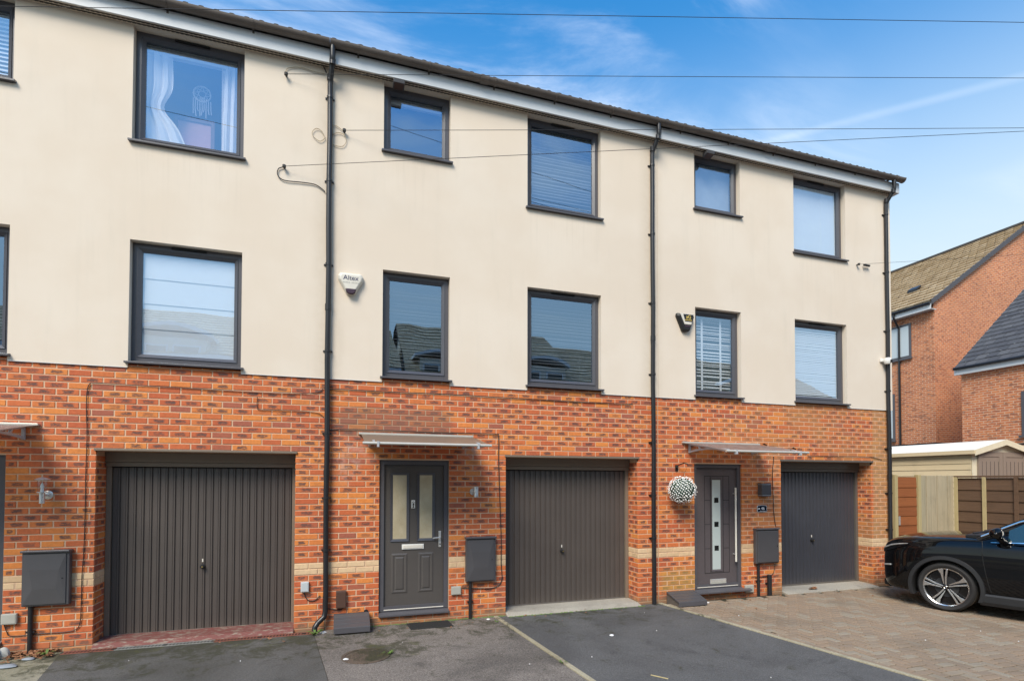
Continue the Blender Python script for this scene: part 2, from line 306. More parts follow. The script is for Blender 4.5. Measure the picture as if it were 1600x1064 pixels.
M['gframe'] = plain('lightened_garage_frame', (.20, .155, .115), .4, var=.1); M['gframe_b'] = plain('grey_garage_frame', (.12, .105, .09), .4, var=.1)  # brown frame lightened past the door's paint to offset the lintel's shade
M['door2'] = plain('dark_grey_door_skin', (.082, .073, .067), .36, var=.08, scale=20); M['door3'] = plain('plum_grey_door_skin', (.095, .080, .083), .38, var=.12, scale=20)

def tile_mat(name, c1, c2, moss, row=.0):
    b = NB(name); oi = b.n('ShaderNodeAttribute'); oi.attribute_name = 'rnd'; p = b.pos(); n = b.noise(p, 5, 6, .7); f = b.noise(p, 40, 4)
    c = b.mix(oi.outputs['Fac'], c1, c2); c = b.mix(1.0, c, b.math('MULTIPLY_ADD', f, .6, .7), 'MULTIPLY'); c = b.mix(b.rng(n, .60, .72), c, moss)
    b.bsdf(c, .85, 0, bump=f, bs=.4, bd=.008); return b.m
M['tan_tile'] = tile_mat('tan_roof_tile', (.41, .30, .175), (.53, .41, .26), (.26, .18, .09))
M['brown_tile'] = tile_mat('brown_roof_tile', (.48, .34, .19), (.60, .45, .27), (.22, .17, .09))
M['slate'] = tile_mat('grey_slate_tile', (.075, .075, .085), (.11, .11, .12), (.11, .11, .12))
b = NB('lichened_slate'); oi = b.n('ShaderNodeAttribute'); oi.attribute_name = 'rnd'; p = b.pos(); f = b.noise(p, 30, 4); li = b.noise(p, 7.5, 4, .75)
c = b.mix(oi.outputs['Fac'], (.055, .055, .062), (.095, .095, .10)); c = b.mix(1.0, c, b.math('MULTIPLY_ADD', f, .6, .7), 'MULTIPLY'); c = b.mix(b.math('MULTIPLY', b.rng(li, .66, .70), .8), c, (.42, .42, .38)); b.bsdf(c, .8, 0, bump=f, bs=.4, bd=.006); M['lichen_slate'] = b.m
M['dark_tile'] = plain('dark_roof_tile', (.055, .048, .042), .8, var=.3)

def wood(name, c1, c2, dirn, dark=.5):
    b = NB(name); rnd = b.n('ShaderNodeObjectInfo').outputs['Random']
    sc = {'x': (1.2, 18, 26), 'z': (22, 22, 1.0), 'y': (20, 1.2, 26)}[dirn]
    off = b.n('ShaderNodeVectorMath', operation='ADD'); cb = b.n('ShaderNodeCombineXYZ'); b.l(b.math('MULTIPLY', rnd, 31.0), cb.inputs[0]); b.l(b.math('MULTIPLY', rnd, 17.0), cb.inputs[2]); b.l(b.pos(sc), off.inputs[0]); b.l(cb.outputs[0], off.inputs[1])
    n = b.noise(off.outputs[0], 1, 6, .65, 1.2); l = b.noise(b.pos(), 2.5, 4)
    c = b.mix(rnd, c1, c2); c = b.mix(b.math('MULTIPLY', b.rng(n, .42, .7), dark), c, tuple(x*.45 for x in c1)); c = b.mix(b.math('MULTIPLY', b.rng(l, .5, .75), .3), c, tuple(x*.6 for x in c2))
    b.bsdf(c, .8, 0, bump=n, bs=.3, bd=.005); return b.m
M['gate_wood'] = wood('orange_stained_board', (.30, .095, .026), (.25, .075, .02), 'x', .35)
M['grey_wood'] = wood('weathered_grey_board', (.46, .38, .25), (.38, .33, .22), 'z', .45)
M['post_wood'] = wood('pale_timber_post', (.52, .42, .22), (.44, .36, .18), 'z', .3)
M['brown_wood'] = wood('brown_stained_board', (.15, .085, .048), (.115, .066, .038), 'y', .4)
M['shed_wood'] = wood('pale_cream_board', (.74, .60, .38), (.70, .56, .34), 'y', .12)
M['shed_trim'] = plain('cream_painted_trim', (.76, .67, .48), .6); M['shed_door'] = plain('taupe_shed_door', (.27, .21, .165), .6, var=.06); M['shed_roof'] = plain('pale_felt_roof', (.80, .77, .68), .7, var=.05)
M['redlens'] = plain('red_lamp_lens', (.25, .01, .01), .15)
b = NB('black_car_paint'); b.bsdf((.004, .004, .0045), .03, 0, Specular_IOR_Level=.42); M['carpaint'] = b.m
M['cladding'] = plain('grey_black_cladding', (.016, .016, .017), .5, var=.15, scale=20); M['tyre'] = plain('black_rubber', (.020, .019, .019), .75, var=.2, scale=14)
M['tread'] = plain('dusty_tyre_tread', (.13, .11, .09), .85, var=.3, scale=40); M['alloy'] = plain('machined_alloy', (.68, .66, .64), .24, .95, var=.05); M['gloss_black'] = plain('gloss_black', (.006, .006, .007), .12, var=.05)
M['disc'] = plain('brake_disc_steel', (.22, .2, .19), .45, .8); M['lamp_lens'] = plain('clear_lamp_lens', (.50, .50, .50), .08, .4); M['chrome'] = plain('satin_chrome', (.75, .74, .72), .15, 1.0, var=.03)
M['canopy_tan'] = None
def poly(name, c, tr):
    b = NB(name); d = b.n('ShaderNodeBsdfPrincipled'); d.inputs['Base Color'].default_value = (*c, 1); d.inputs['Roughness'].default_value = .25
    t = b.n('ShaderNodeBsdfTransparent'); t.inputs[0].default_value = (.93, .88, .84, 1); tl = b.n('ShaderNodeBsdfTranslucent'); tl.inputs[0].default_value = (*c, 1)
    a = b.n('ShaderNodeMixShader'); a.inputs[0].default_value = .45; b.l(d.outputs[0], a.inputs[1]); b.l(tl.outputs[0], a.inputs[2])
    m = b.n('ShaderNodeMixShader'); m.inputs[0].default_value = tr
    n = b.noise(b.pos(), 6, 5, .7); m2 = b.math('MULTIPLY', b.rng(n, .75, .45), tr); b.l(m2, m.inputs[0])
    b.l(a.outputs[0], m.inputs[1]); b.l(t.outputs[0], m.inputs[2]); b.l(m.outputs[0], b.out.inputs[0]); return b.m
M['canopy_tan'] = poly('dirty_polycarbonate', (.42, .34, .26), .12); M['canopy_clear'] = poly('hazy_polycarbonate', (.52, .44, .41), .42)
M['canopy_grey'] = plain('grey_plastic_bracket', (.42, .43, .45), .4); M['alu_rail'] = plain('pale_aluminium_rail', (.60, .57, .50), .35, .3)
M['leafdry'] = plain('dry_leaf', (.26, .12, .055), .8, var=.4, scale=30); M['weed'] = plain('weed_green', (.10, .17, .03), .7, var=.3, scale=30); M['stone'] = plain('pale_stone', (.42, .42, .39), .8, var=.25, scale=14); M['slatebit'] = plain('blue_slate_chip', (.26, .29, .32), .7, var=.2)
M['litter'] = plain('white_litter', (.75, .75, .74), .6); M['ballwhite'] = plain('white_blossom', (.86, .86, .82), .7, var=.06); M['ballgreen'] = plain('topiary_green', (.035, .07, .045), .7, var=.3)
M['bark'] = plain('pole_wood', (.12, .085, .06), .85, var=.3); M['iron'] = plain('black_iron', (.012, .012, .012), .5); M['manhole'] = ground_mat('rusty_mossy_iron', (.085, .062, .045), (.12, .085, .06), .6, .5)
M['goldprint'] = plain('gold_print', (.80, .58, .12), .4); M['ink'] = plain('dark_blue_ink', (.03, .035, .10), .6); M['navy'] = plain('navy_plate', (.008, .010, .02), .15); M['whiteprint'] = plain('white_print', (.8, .8, .8), .5); M['purple'] = plain('smoky_purple_lens', (.05, .025, .04), .25)
M['siren_cream'] = plain('pale_siren_plastic', (.68, .64, .55), .45)
M['rubbermat'] = plain('black_rubber_mat', (.022, .021, .02), .85, var=.3, scale=40)
b = NB('dark_car_window'); b.bsdf((.012, .03, .035), .03, 0, Specular_IOR_Level=1.0, Coat_Weight=.6, Coat_Roughness=.02); M['carwin'] = b.m
M['car_in'] = plain('car_interior', (.05, .05, .055), .7); M['teal'] = plain('teal_seat_cover', (.05, .25, .32), .6)
M['cream_wall'] = plain('cream_house_wall', (.62, .56, .45), .85)

# ------------------------------------------------------------------ mesh builder
WM = {}
class MB:
    def __init__(s): s.v = []; s.f = []; s.uv = {}; s.rnd = []
    def quad(s, *pts):
        i = len(s.v); s.v += [tuple(p) for p in pts]; s.f.append(tuple(range(i, i+len(pts)))); return s
    def box(s, x0, x1, y0, y1, z0, z1):
        i = len(s.v); s.v += [(x, y, z) for z in (z0, z1) for y in (y0, y1) for x in (x0, x1)]
        s.f += [tuple(i+k for k in q) for q in ((0, 2, 3, 1), (4, 5, 7, 6), (0, 1, 5, 4), (2, 6, 7, 3), (0, 4, 6, 2), (1, 3, 7, 5))]; return s
    def hexa(s, p):   # 8 points: bottom 4 (ccw from above), top 4
        i = len(s.v); s.v += [tuple(q) for q in p]
        s.f += [tuple(i+k for k in q) for q in ((3, 2, 1, 0), (4, 5, 6, 7), (0, 1, 5, 4), (1, 2, 6, 5), (2, 3, 7, 6), (3, 0, 4, 7))]; return s
    def prism(s, poly, axis, a, b):
        def P(u, v, t): return {'x': (t, u, v), 'y': (u, t, v), 'z': (u, v, t)}[axis]
        i = len(s.v); n = len(poly); s.v += [P(u, v, a) for u, v in poly] + [P(u, v, b) for u, v in poly]
        s.f.append(tuple(range(i, i+n))); s.f.append(tuple(range(i+2*n-1, i+n-1, -1)))
        for k in range(n): s.f.append((i+k, i+n+k, i+n+(k+1) % n, i+(k+1) % n))
        return s
    def tube(s, pts, r, n=8, cap=True):
        pts = [Vector(p) for p in pts]; m = len(pts); rs = r if isinstance(r, (list, tuple)) else [r]*m; i0 = len(s.v); up = None
        for k in range(m):
            d = (pts[min(k+1, m-1)]-pts[max(k-1, 0)]).normalized()
            if up is None: up = Vector((0, 0, 1)) if abs(d.z) < .9 else Vector((1, 0, 0))
            a = d.cross(up).normalized(); u = a.cross(d).normalized(); up = u
            for j in range(n):
                t = 2*math.pi*j/n; s.v.append(tuple(pts[k]+a*(math.cos(t)*rs[k])+u*(math.sin(t)*rs[k])))
        for k in range(m-1):
            for j in range(n): s.f.append((i0+k*n+j, i0+k*n+(j+1) % n, i0+(k+1)*n+(j+1) % n, i0+(k+1)*n+j))
        if cap: s.f.append(tuple(i0+j for j in range(n-1, -1, -1))); s.f.append(tuple(i0+(m-1)*n+j for j in range(n)))
        return s
    def lathe(s, prof, c, axis='z', n=20, cap=True):
        i0 = len(s.v); m = len(prof)
        for r, h in prof:
            for j in range(n):
                t = 2*math.pi*j/n; a, b2 = r*math.cos(t), r*math.sin(t)
                q = {'z': (a, b2, h), 'y': (a, h, b2), 'x': (h, a, b2)}[axis]; s.v.append((c[0]+q[0], c[1]+q[1], c[2]+q[2]))
        for k in range(m-1):
            for j in range(n): s.f.append((i0+k*n+j, i0+k*n+(j+1) % n, i0+(k+1)*n+(j+1) % n, i0+(k+1)*n+j))
        if cap and prof[0][0] > 1e-6: s.f.append(tuple(i0+j for j in range(n-1, -1, -1)))
        if cap and prof[-1][0] > 1e-6: s.f.append(tuple(i0+(m-1)*n+j for j in range(n)))
        return s
    def mesh(s, name, mat):
        me = bpy.data.meshes.new(name); me.from_pydata(s.v, [], s.f)
        if s.rnd:
            at = me.attributes.new('rnd', 'FLOAT', 'FACE'); at.data.foreach_set('value', s.rnd)
        if s.uv:
            ul = me.uv_layers.new(name='UVMap')
            for p in me.polygons:
                if p.index in s.uv:
                    for k, li in enumerate(p.loop_indices): ul.data[li].uv = s.uv[p.index][k]
        if mat: me.materials.append(M[mat] if isinstance(mat, str) else mat)
        return me
    def build(s, name, mat, parent=None, smooth=False, bevel=0, seg=2, local=False, fix=False):
        me = s.mesh(name, mat)
        if fix:
            import bmesh
            bm = bmesh.new(); bm.from_mesh(me); bmesh.ops.remove_doubles(bm, verts=bm.verts, dist=1e-5); bmesh.ops.recalc_face_normals(bm, faces=bm.faces); bm.to_mesh(me); bm.free()
        return link(name, me, parent, smooth, bevel, seg, local)
def link(name, me, parent=None, smooth=False, bevel=0, seg=2, local=False):
    o = bpy.data.objects.new(name, me); col.objects.link(o)
    if smooth:
        me.polygons.foreach_set('use_smooth', [True]*len(me.polygons))
        try: me.set_sharp_from_angle(angle=R(42))
        except Exception: pass
    if bevel:
        bv = o.modifiers.new('bevel', 'BEVEL'); bv.width = bevel; bv.segments = seg; bv.limit_method = 'ANGLE'; bv.angle_limit = R(35)
    if parent is not None:
        o.parent = parent
        if not local: o.matrix_parent_inverse = WM.get(parent, Matrix()).inverted()
    return o
def tag(o, label, cat=None, group=None, kind=None):
    if label: o['label'] = label
    if cat: o['category'] = cat
    if group: o['group'] = group
    if kind: o['kind'] = kind
    return o
def thing(name, loc, label, cat, group=None, rz=0.0):
    o = bpy.data.objects.new(name, None); col.objects.link(o); o.location = loc; o.rotation_euler = (0, 0, rz); o.empty_display_size = .2
    WM[o] = Matrix.Translation(Vector(loc)) @ Matrix.Rotation(rz, 4, 'Z'); return tag(o, label, cat, group)
def text_mesh(name, txt, size, mat, loc, parent, rot=(R(90), 0, 0), extrude=.001, align='CENTER', sx=1.0):
    cu = bpy.data.curves.new(name, 'FONT'); cu.body = txt; cu.size = size; cu.extrude = extrude; cu.align_x = align; cu.align_y = 'CENTER'
    t = bpy.data.objects.new(name+'_t', cu); col.objects.link(t); bpy.context.view_layer.update()
    me = bpy.data.meshes.new_from_object(t.evaluated_get(bpy.context.evaluated_depsgraph_get())); bpy.data.objects.remove(t)
    from mathutils import Euler
    me.transform(Matrix.Translation(Vector(loc)) @ Euler(rot).to_matrix().to_4x4() @ Matrix.Diagonal((sx, 1, 1, 1)))
    me.materials.clear(); me.materials.append(M[mat]); return link(name, me, parent)
def arc(cx, cz, r, a0, a1, n): return [(cx+r*math.cos(R(a0+(a1-a0)*i/n)), cz+r*math.sin(R(a0+(a1-a0)*i/n))) for i in range(n+1)]

# ------------------------------------------------------------------ setting: ground, drives
GZ = .02
def sheet(name, x0, x1, y0, y1, z, mat, sub=1):
    m = MB(); 
    m.box(x0, x1, y0, y1, z-.05, z); o = m.build(name, mat); o['kind'] = 'structure'; return o
m = MB(); m.quad((-400, -400, -.06), (400, -400, -.06), (400, 400, -.06), (-400, 400, -.06)); o = m.build('ground', 'road'); o['kind'] = 'structure'
def slab(name, poly2, z, mat, th=.06):
    m = MB(); m.prism(poly2, 'z', z-th, z); o = m.build(name, mat, fix=True); o['kind'] = 'structure'; return o
# driveway boundaries at (Y=0 -> Y=-6)
def edge(xa, ya, xb, yb, y): return xa+(xb-xa)*(y-ya)/(yb-ya)
sx = lambda y: edge(5.137, -.127, 5.328, -2.593, y)
ex = lambda y: edge(7.862, -.287, 8.414, -3.582, y)
lx = lambda y: edge(.06, -.02, .255, -.97, y)
mx_ = lambda y: edge(2.72, -.35, 2.90, -1.82, y)
Y1 = -6.2
slab('left_driveway', [(lx(-.0), -.02), (lx(Y1), Y1), (mx_(Y1), Y1), (2.70, -.02)], GZ, 'asphalt_l')
slab('middle_path', [(2.705, -.02), (mx_(Y1)+.005, Y1), (sx(Y1)-.035, Y1), (sx(-.02)-.035, -.02)], GZ+.004, 'asphalt_m')
slab('middle_driveway', [(sx(-.02)+.035, -.02), (sx(Y1)+.035, Y1), (ex(Y1)-.035, Y1), (ex(-.02)-.035, -.02)], GZ+.002, 'asphalt_r')
slab('corner_concrete_slab', [(-3.2, -.02), (-3.2, Y1), (lx(Y1)-.005, Y1), (lx(-.02)-.005, -.02)], GZ-.004, 'conc_moss')
for nm, fn, segs in (('edging_strip', sx, 6), ('paving_edging', ex, 7)):
    root = None
    for k in range(segs):
        ya, yb = -.03-k*.9, -.03-(k+1)*.9+.012
        m = MB(); m.prism([(fn(ya)-.028, ya), (fn(yb)-.028, yb), (fn(yb)+.028, yb), (fn(ya)+.028, ya)], 'z', -.03, GZ+.014+.004*random.random()); o = m.build('edging_stone' if k else nm, 'kerb', root, bevel=.006, fix=True)
        if root is None: root = o; o['kind'] = 'structure'
slab('paving_bed', [(ex(-.02)+.028, -.02), (ex(Y1)+.028, Y1), (16.8, Y1), (16.8, 1.4), (12.9, 1.4), (12.9, -.02)], GZ-.012, 'joint_sand')

# block paving, herringbone with a border course along the edging
bed = bpy.data.objects['paving_bed']
def paver_mesh(l, w_, h=.05):
    m = MB(); c = .006
    for (x0, x1, y0, y1, z0, z1) in ((0, 0, 0, 0, 0, 0),):
        pass
    hx, hy = l/2, w_/2
    lo = [(-hx, -hy, -h), (hx, -hy, -h), (hx, hy, -h), (-hx, hy, -h)]; mi = [(-hx, -hy, -c), (hx, -hy, -c), (hx, hy, -c), (-hx, hy, -c)]; hi = [(-hx+c, -hy+c, 0), (hx-c, -hy+c, 0), (hx-c, hy-c, 0), (-hx+c, hy-c, 0)]
    m.v = lo+mi+hi
    for a in (0, 4):
        for k in range(4): m.f.append((a+k, a+(k+1) % 4, a+4+(k+1) % 4, a+4+k))
    m.f.append((8, 9, 10, 11)); return m
pav = []
BW = .1
def in_pave(x, y): return y > -5.2 and y < (-.10 if x < 12.9 else 1.3) and x > ex(y)+.028+.06 and x < 16.7
gx, gy = 8.0, -5.6
J = .008
for i in range(-2, 96):
    for j in range(-2, 76):
        # 90-degree herringbone on a 0.1 m lattice
        k = (i-j) % 4
        if k == 0: cx, cy, rot = gx+(i+1)*BW, gy+(j+.5)*BW, 0
        elif k == 3: cx, cy, rot = gx+(i+.5)*BW, gy+(j+1)*BW, 1
        else: continue
        if in_pave(cx, cy): pav.append((cx, cy, rot*math.pi/2, .2-J*2, BW-J*2))
y = -.12
while y > -5.2:
    a = math.atan2(8.414-7.862, -(3.582-.287)); pav.append((ex(y)+.028+.053, y-.1, math.atan2(-(3.582-.287), 8.414-7.862), .194, .104)); y -= .2
def vis_key(P):
    x, y_, z = PX(P); 
    return z if (z > .3 and -20 < x < 1620 and -20 < y_ < 1084) else 1e6+z
pav.sort(key=lambda q: vis_key((q[0], q[1], 0)))
pm = {}
for q in pav[:300]:
    key = (round(q[3], 3), round(q[4], 3))
    if key not in pm: pm[key] = paver_mesh(q[3], q[4]).mesh('paver', 'paver_obj')
    o = bpy.data.objects.new('paver', pm[key]); col.objects.link(o); o.parent = bed
    o.location = (q[0], q[1], GZ+random.uniform(-.002, .002)+(.005 if q[4] > .1 else 0)); o.rotation_euler = (random.gauss(0, .006), random.gauss(0, .006), q[2]+random.gauss(0, .006))
m = MB()
for q in pav[300:]:
    t = paver_mesh(q[3], q[4]); c, s = math.cos(q[2]), math.sin(q[2]); i0 = len(m.v); dz = random.uniform(-.002, .002)+(.005 if q[4] > .1 else 0); rr = random.random()
    m.v += [(q[0]+c*x-s*y, q[1]+s*x+c*y, GZ+dz+z) for x, y, z in t.v]; m.f += [tuple(i0+k for k in f) for f in t.f]; m.rnd += [rr]*len(t.f)
o = m.build('paver_field', 'paver_att', bed); o['kind'] = 'stuff'

# ------------------------------------------------------------------ the terrace
TOP = 3.27           # foot of the render
ZC = -.015           # underside of the lowest brick course
GARAGE_D = .29
def wall_mesh(x0, x1, z0, z1, holes, yf, depth):
    xs = sorted({x0, x1, *[h[0] for h in holes], *[h[1] for h in holes]}); zs = sorted({z0, z1, *[h[2] for h in holes], *[h[3] for h in holes]})
    xs = [x for x in xs if x0 <= x <= x1]; zs = [z for z in zs if z0 <= z <= z1]
    def solid(i, j):
        if i < 0 or j < 0 or i >= len(xs)-1 or j >= len(zs)-1: return False
        cx, cz_ = (xs[i]+xs[i+1])/2, (zs[j]+zs[j+1])/2
        return not any(h[0] < cx < h[1] and h[2] < cz_ < h[3] for h in holes)
    m = MB(); yb = yf+depth
    for i in range(len(xs)-1):
        for j in range(len(zs)-1):
            if not solid(i, j): continue
            a, b2, c, d = xs[i], xs[i+1], zs[j], zs[j+1]
            m.quad((a, yf, c), (b2, yf, c), (b2, yf, d), (a, yf, d)); m.quad((a, yb, d), (b2, yb, d), (b2, yb, c), (a, yb, c))
            if not solid(i-1, j): m.quad((a, yf, d), (a, yb, d), (a, yb, c), (a, yf, c))
            if not solid(i+1, j): m.quad((b2, yf, c), (b2, yb, c), (b2, yb, d), (b2, yf, d))
            if not solid(i, j-1): m.quad((a, yf, c), (a, yb, c), (b2, yb, c), (b2, yf, c))
            if not solid(i, j+1): m.quad((a, yf, d), (b2, yf, d), (b2, yb, d), (a, yb, d))
    return m
def brick_mesh(L, H=.065, D=.03):
    m = MB(); c = .0035; hx, hz = L/2, H/2
    m.v = [(-hx, D, -hz), (hx, D, -hz), (hx, D, hz), (-hx, D, hz), (-hx, c, -hz), (hx, c, -hz), (hx, c, hz), (-hx, c, hz), (-hx+c, 0, -hz+c), (hx-c, 0, -hz+c), (hx-c, 0, hz-c), (-hx+c, 0, hz-c)]
    for a in (0, 4):
        for k in range(4): m.f.append((a+k, a+(k+1) % 4, a+4+(k+1) % 4, a+4+k))
    m.f.append((8, 9, 10, 11))
    for fi, f in enumerate(m.f): m.uv[fi] = [((m.v[k][0]+hx)/L, (m.v[k][2]+hz)/H) for k in f]
    return m
_bm = {}
def brick_shared(L, H, cream):
    key = (round(L, 2), round(H, 3), cream)
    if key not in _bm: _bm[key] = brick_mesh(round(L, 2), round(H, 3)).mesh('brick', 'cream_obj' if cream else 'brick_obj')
    return _bm[key]

def lay_bricks(root, x0, x1, holes, ztop):
    """stretcher bond between the openings; returns nothing, links the bricks under root"""
    rnd = random.Random(int(x0*100)+5); bricks = []
    nk = int((ztop-ZC)/.075+.999)
    for k in range(nk):
        za, zb = ZC+.075*k+.0062, min(ZC+.075*k+.0688, ztop)
        if zb-za < .015: continue
        if za < 0: za = .0
        zc_ = (za+zb)/2; segs = [(x0, x1)]
        for h in holes:
            if h[2] < zc_ < h[3]:
                ns = []
                for a, b2 in segs:
                    if h[0] > a: ns.append((a, min(b2, h[0])))
                    if h[1] < b2: ns.append((max(a, h[1]), b2))
                segs = [q for q in ns if q[1]-q[0] > .03]
        for a, b2 in segs:
            xs = [a]; ph = (x0-.07) + (.1125 if k % 2 else 0); x = ph+math.ceil((a-ph+.055)/.225)*.225
            while x < b2-.05: xs.append(x); x += .225
            xs.append(b2)
            for i in range(len(xs)-1):
                l, r = xs[i]+(.006 if i or a == x0 else 0), xs[i+1]-(.006 if i+2 < len(xs) or b2 == x1 else 0)
                if r-l > .02: bricks.append((l, r, za, zb, k in (10, 11)))
    bricks.sort(key=lambda q: vis_key(((q[0]+q[1])/2, 0, (q[2]+q[3])/2)))
    for l, r, za, zb, cr in bricks[:300]:
        o = bpy.data.objects.new('brick', brick_shared(r-l, zb-za, cr)); col.objects.link(o); o.parent = root; o.matrix_parent_inverse = WM.get(root, Matrix()).inverted()
        o.location = ((l+r)/2, rnd.uniform(-.0025, .001), (za+zb)/2); o.rotation_euler = (rnd.gauss(0, .006), rnd.gauss(0, .003), rnd.gauss(0, .003)); 
    for cream in (False, True):
        m = MB()
        for l, r, za, zb, cr in bricks[300:]:
            if cr != cream: continue
            add_brick(m, ((l+r)/2, rnd.uniform(-.0025, .001), (za+zb)/2), r-l, zb-za, 0, rnd)
        # jambs of the garage opening: stretcher and header faces running back into the reveal
        g = [h for h in holes if h[1]-h[0] > 1.5][0]
        for k in range(nk):
            za, zb = ZC+.075*k+.0062, ZC+.075*k+.0688
            if zb > g[3]-.01 or ((k in (10, 11)) != cream): continue
            sp = [(.005, .1), (.11, GARAGE_D)] if k % 2 else [(.005, .2), (.21, GARAGE_D)]
            for ya, yb in sp:
                add_brick(m, (g[0]-.0, (ya+yb)/2, (max(za, 0)+zb)/2), yb-ya, zb-max(za, 0), 1, rnd); add_brick(m, (g[1]+.0, (ya+yb)/2, (max(za, 0)+zb)/2), yb-ya, zb-max(za, 0), -1, rnd)
        if m.f:
            o = m.build('buff_brick_field' if cream else 'brick_field', 'cream_att' if cream else 'brick_att', root); o['kind'] = 'stuff'
def add_brick(m, c, L, H, side, rnd):
    t = brick_mesh(L, H); i0, f0 = len(m.v), len(m.f); rr = rnd.random()
    for x, y, z in t.v:
        q = (x, y, z) if side == 0 else ((-y, x, z) if side == 1 else (y, -x, z))     # side 1: faces +X (left jamb); -1: faces -X (right jamb)
        m.v.append((c[0]+q[0]+(.004*side if side else 0), c[1]+q[1], c[2]+q[2]))
    for k, f in enumerate(t.f): m.f.append(tuple(i0+j for j in f)); m.uv[f0+k] = t.uv[k]
    m.rnd += [rr]*len(t.f)

def rect_frame(m, x0, x1, z0, z1, w_, y0, y1, ch=0.0, yin=None):
    """mitred rectangular frame; inner lip may sit at another depth"""
    yi = y0 if yin is None else yin
    o = [(x0, z0), (x1, z0), (x1, z1), (x0, z1)]; i = [(x0+w_, z0+w_), (x1-w_, z0+w_), (x1-w_, z1-w_), (x0+w_, z1-w_)]
    for k in range(4):
        k2 = (k+1) % 4
        m.quad((o[k][0], y0, o[k][1]), (o[k2][0], y0, o[k2][1]), (i[k2][0], yi, i[k2][1]), (i[k][0], yi, i[k][1]))
        m.quad((i[k][0], yi, i[k][1]), (i[k2][0], yi, i[k2][1]), (i[k2][0], y1, i[k2][1]), (i[k][0], y1, i[k][1]))
        m.quad((o[k2][0], y0, o[k2][1]), (o[k][0], y0, o[k][1]), (o[k][0], y1, o[k][1]), (o[k2][0], y1, o[k2][1]))
        m.quad((o[k2][0], y1, o[k2][1]), (o[k][0], y1, o[k][1]), (i[k][0], y1, i[k][1]), (i[k2][0], y1, i[k2][1]))
    return m
WY = .075      # window set-back
def window(house, x0, x1, zs, zt, vent, depth=1.0):
    """zs = underside of sill"""
    root = MB(); za = zs+.045; rect_frame(root, x0+.004, x1-.004, za, zt, .058, WY, WY+.07)
    fr = root.build('window', 'frame', house, bevel=.004)
    m = MB(); rect_frame(m, x0+.060, x1-.060, za+.056, zt-.056, .040, WY-.010, WY+.06, yin=WY+.016); m.build('sash', 'frame_bead', fr)
    m = MB(); m.quad((x0+.092, WY+.03, za+.09), (x1-.092, WY+.03, za+.09), (x1-.092, WY+.03, zt-.09), (x0+.092, WY+.03, zt-.09)); m.build('pane', 'glass', fr)
    m = MB(); m.prism([(-.062, zs), (-.062, zs+.024), (WY+.01, zs+.052), (WY+.05, zs+.052), (WY+.05, zs+.012), (-.045, zs+.002)], 'x', x0-.03, x1+.03); m.build('sill', 'sill', fr, bevel=.003, fix=True)
    if vent:
        cx = (x0+x1)/2; m = MB(); m.box(cx-.19, cx+.19, WY-.02, WY+.0, zt-.030, zt-.010); m.build('trickle_vent', 'dark', fr, bevel=.003)
    m = MB(); y0, y1 = WY+.072, WY+depth; a, b2, c, d = x0-.15, x1+.15, zs-.05, zt+.05
    m.quad((a, y1, c), (b2, y1, c), (b2, y1, d), (a, y1, d)); m.quad((a, y0, c), (a, y1, c), (a, y1, d), (a, y0, d)); m.quad((b2, y0, d), (b2, y1, d), (b2, y1, c), (b2, y0, c)); m.quad((a, y0, d), (a, y1, d), (b2, y1, d), (b2, y0, d)); m.quad((a, y0, c), (b2, y0, c), (b2, y1, c), (a, y1, c))
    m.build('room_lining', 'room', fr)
    return fr
def garage_door(house, x0, x1, mat, fmat, handle_x, style):
    zt = 2.285; D = GARAGE_D
    m = MB(); m.box(x0-.02, x1+.02, -.022, .05, zt, zt+.028); m.build('lintel_flashing', fmat, house, bevel=.003)
    m = MB(); m.box(x0, x1, D-.05, D+.02, 2.165, zt-.002); m.box(x0+.004, x1-.004, D-.03, D+.03, 2.11, 2.164); fr = m.build('garage_door', fmat, house, bevel=.004)
    for xa_, xb_ in ((x0+.002, x0+.055), (x1-.055, x1-.002)): m = MB(); m.box(xa_, xb_, D-.01, D+.06, .05, 2.109); m.build('side_frame', fmat, fr, bevel=.004)
    n = 24; a, b2 = x0+.06, x1-.06; p_ = (b2-a)/n; g = MB(); yy = D+.035
    c = MB(); g2 = p_*.5
    # one pressed panel: broad flat rib, shallow step, narrow groove
    prof = [(-g2, yy), (-g2+.006, yy-.014), (-g2+p_*.60, yy-.014), (-g2+p_*.63, yy-.009), (-g2+p_*.70, yy-.009), (-g2+p_*.73, yy-.014), (g2-.012, yy-.014), (g2-.005, yy), (g2, yy)]
    for i in range(len(prof)-1): c.quad((prof[i][0], prof[i][1], .075), (prof[i+1][0], prof[i+1][1], .075), (prof[i+1][0], prof[i+1][1], 2.095), (prof[i][0], prof[i][1], 2.095))
    me = c.mesh('panel', mat)
    for k in range(n):
        o = bpy.data.objects.new('panel', me); col.objects.link(o); o.parent = fr; o.location = (a+p_*(k+.5), 0, 0)
    m = MB(); m.box(a-.004, b2+.004, yy+.001, yy+.03, .07, 2.1); m.build('backing_sheet', mat, fr)
    m = MB(); m.box(a, b2, yy-.02, yy, .055, .085); m.build('bottom_rail', 'gframe_b', fr, bevel=.004)
    hx, hz = handle_x, .86
    m = MB(); m.lathe([(.0, -.05), (.022, -.048), (.026, -.035), (.014, -.028), (.012, -.012), (.03, -.008), (.03, 0)], (hx, yy-.013, hz), 'y', 16); h_ = m.build('handle', 'iron', fr, smooth=True)
    m = MB(); m.box(hx-.007, hx+.007, yy-.02, yy-.013, hz+.055, hz+.095); m.build('keyhole_plate', 'bright_metal', fr)
    m = MB(); m.lathe([(.009, -.003), (.009, 0)], (hx+.004, yy-.064, hz), 'y', 12); m.build('handle_cap', 'brass', h_)
    return fr
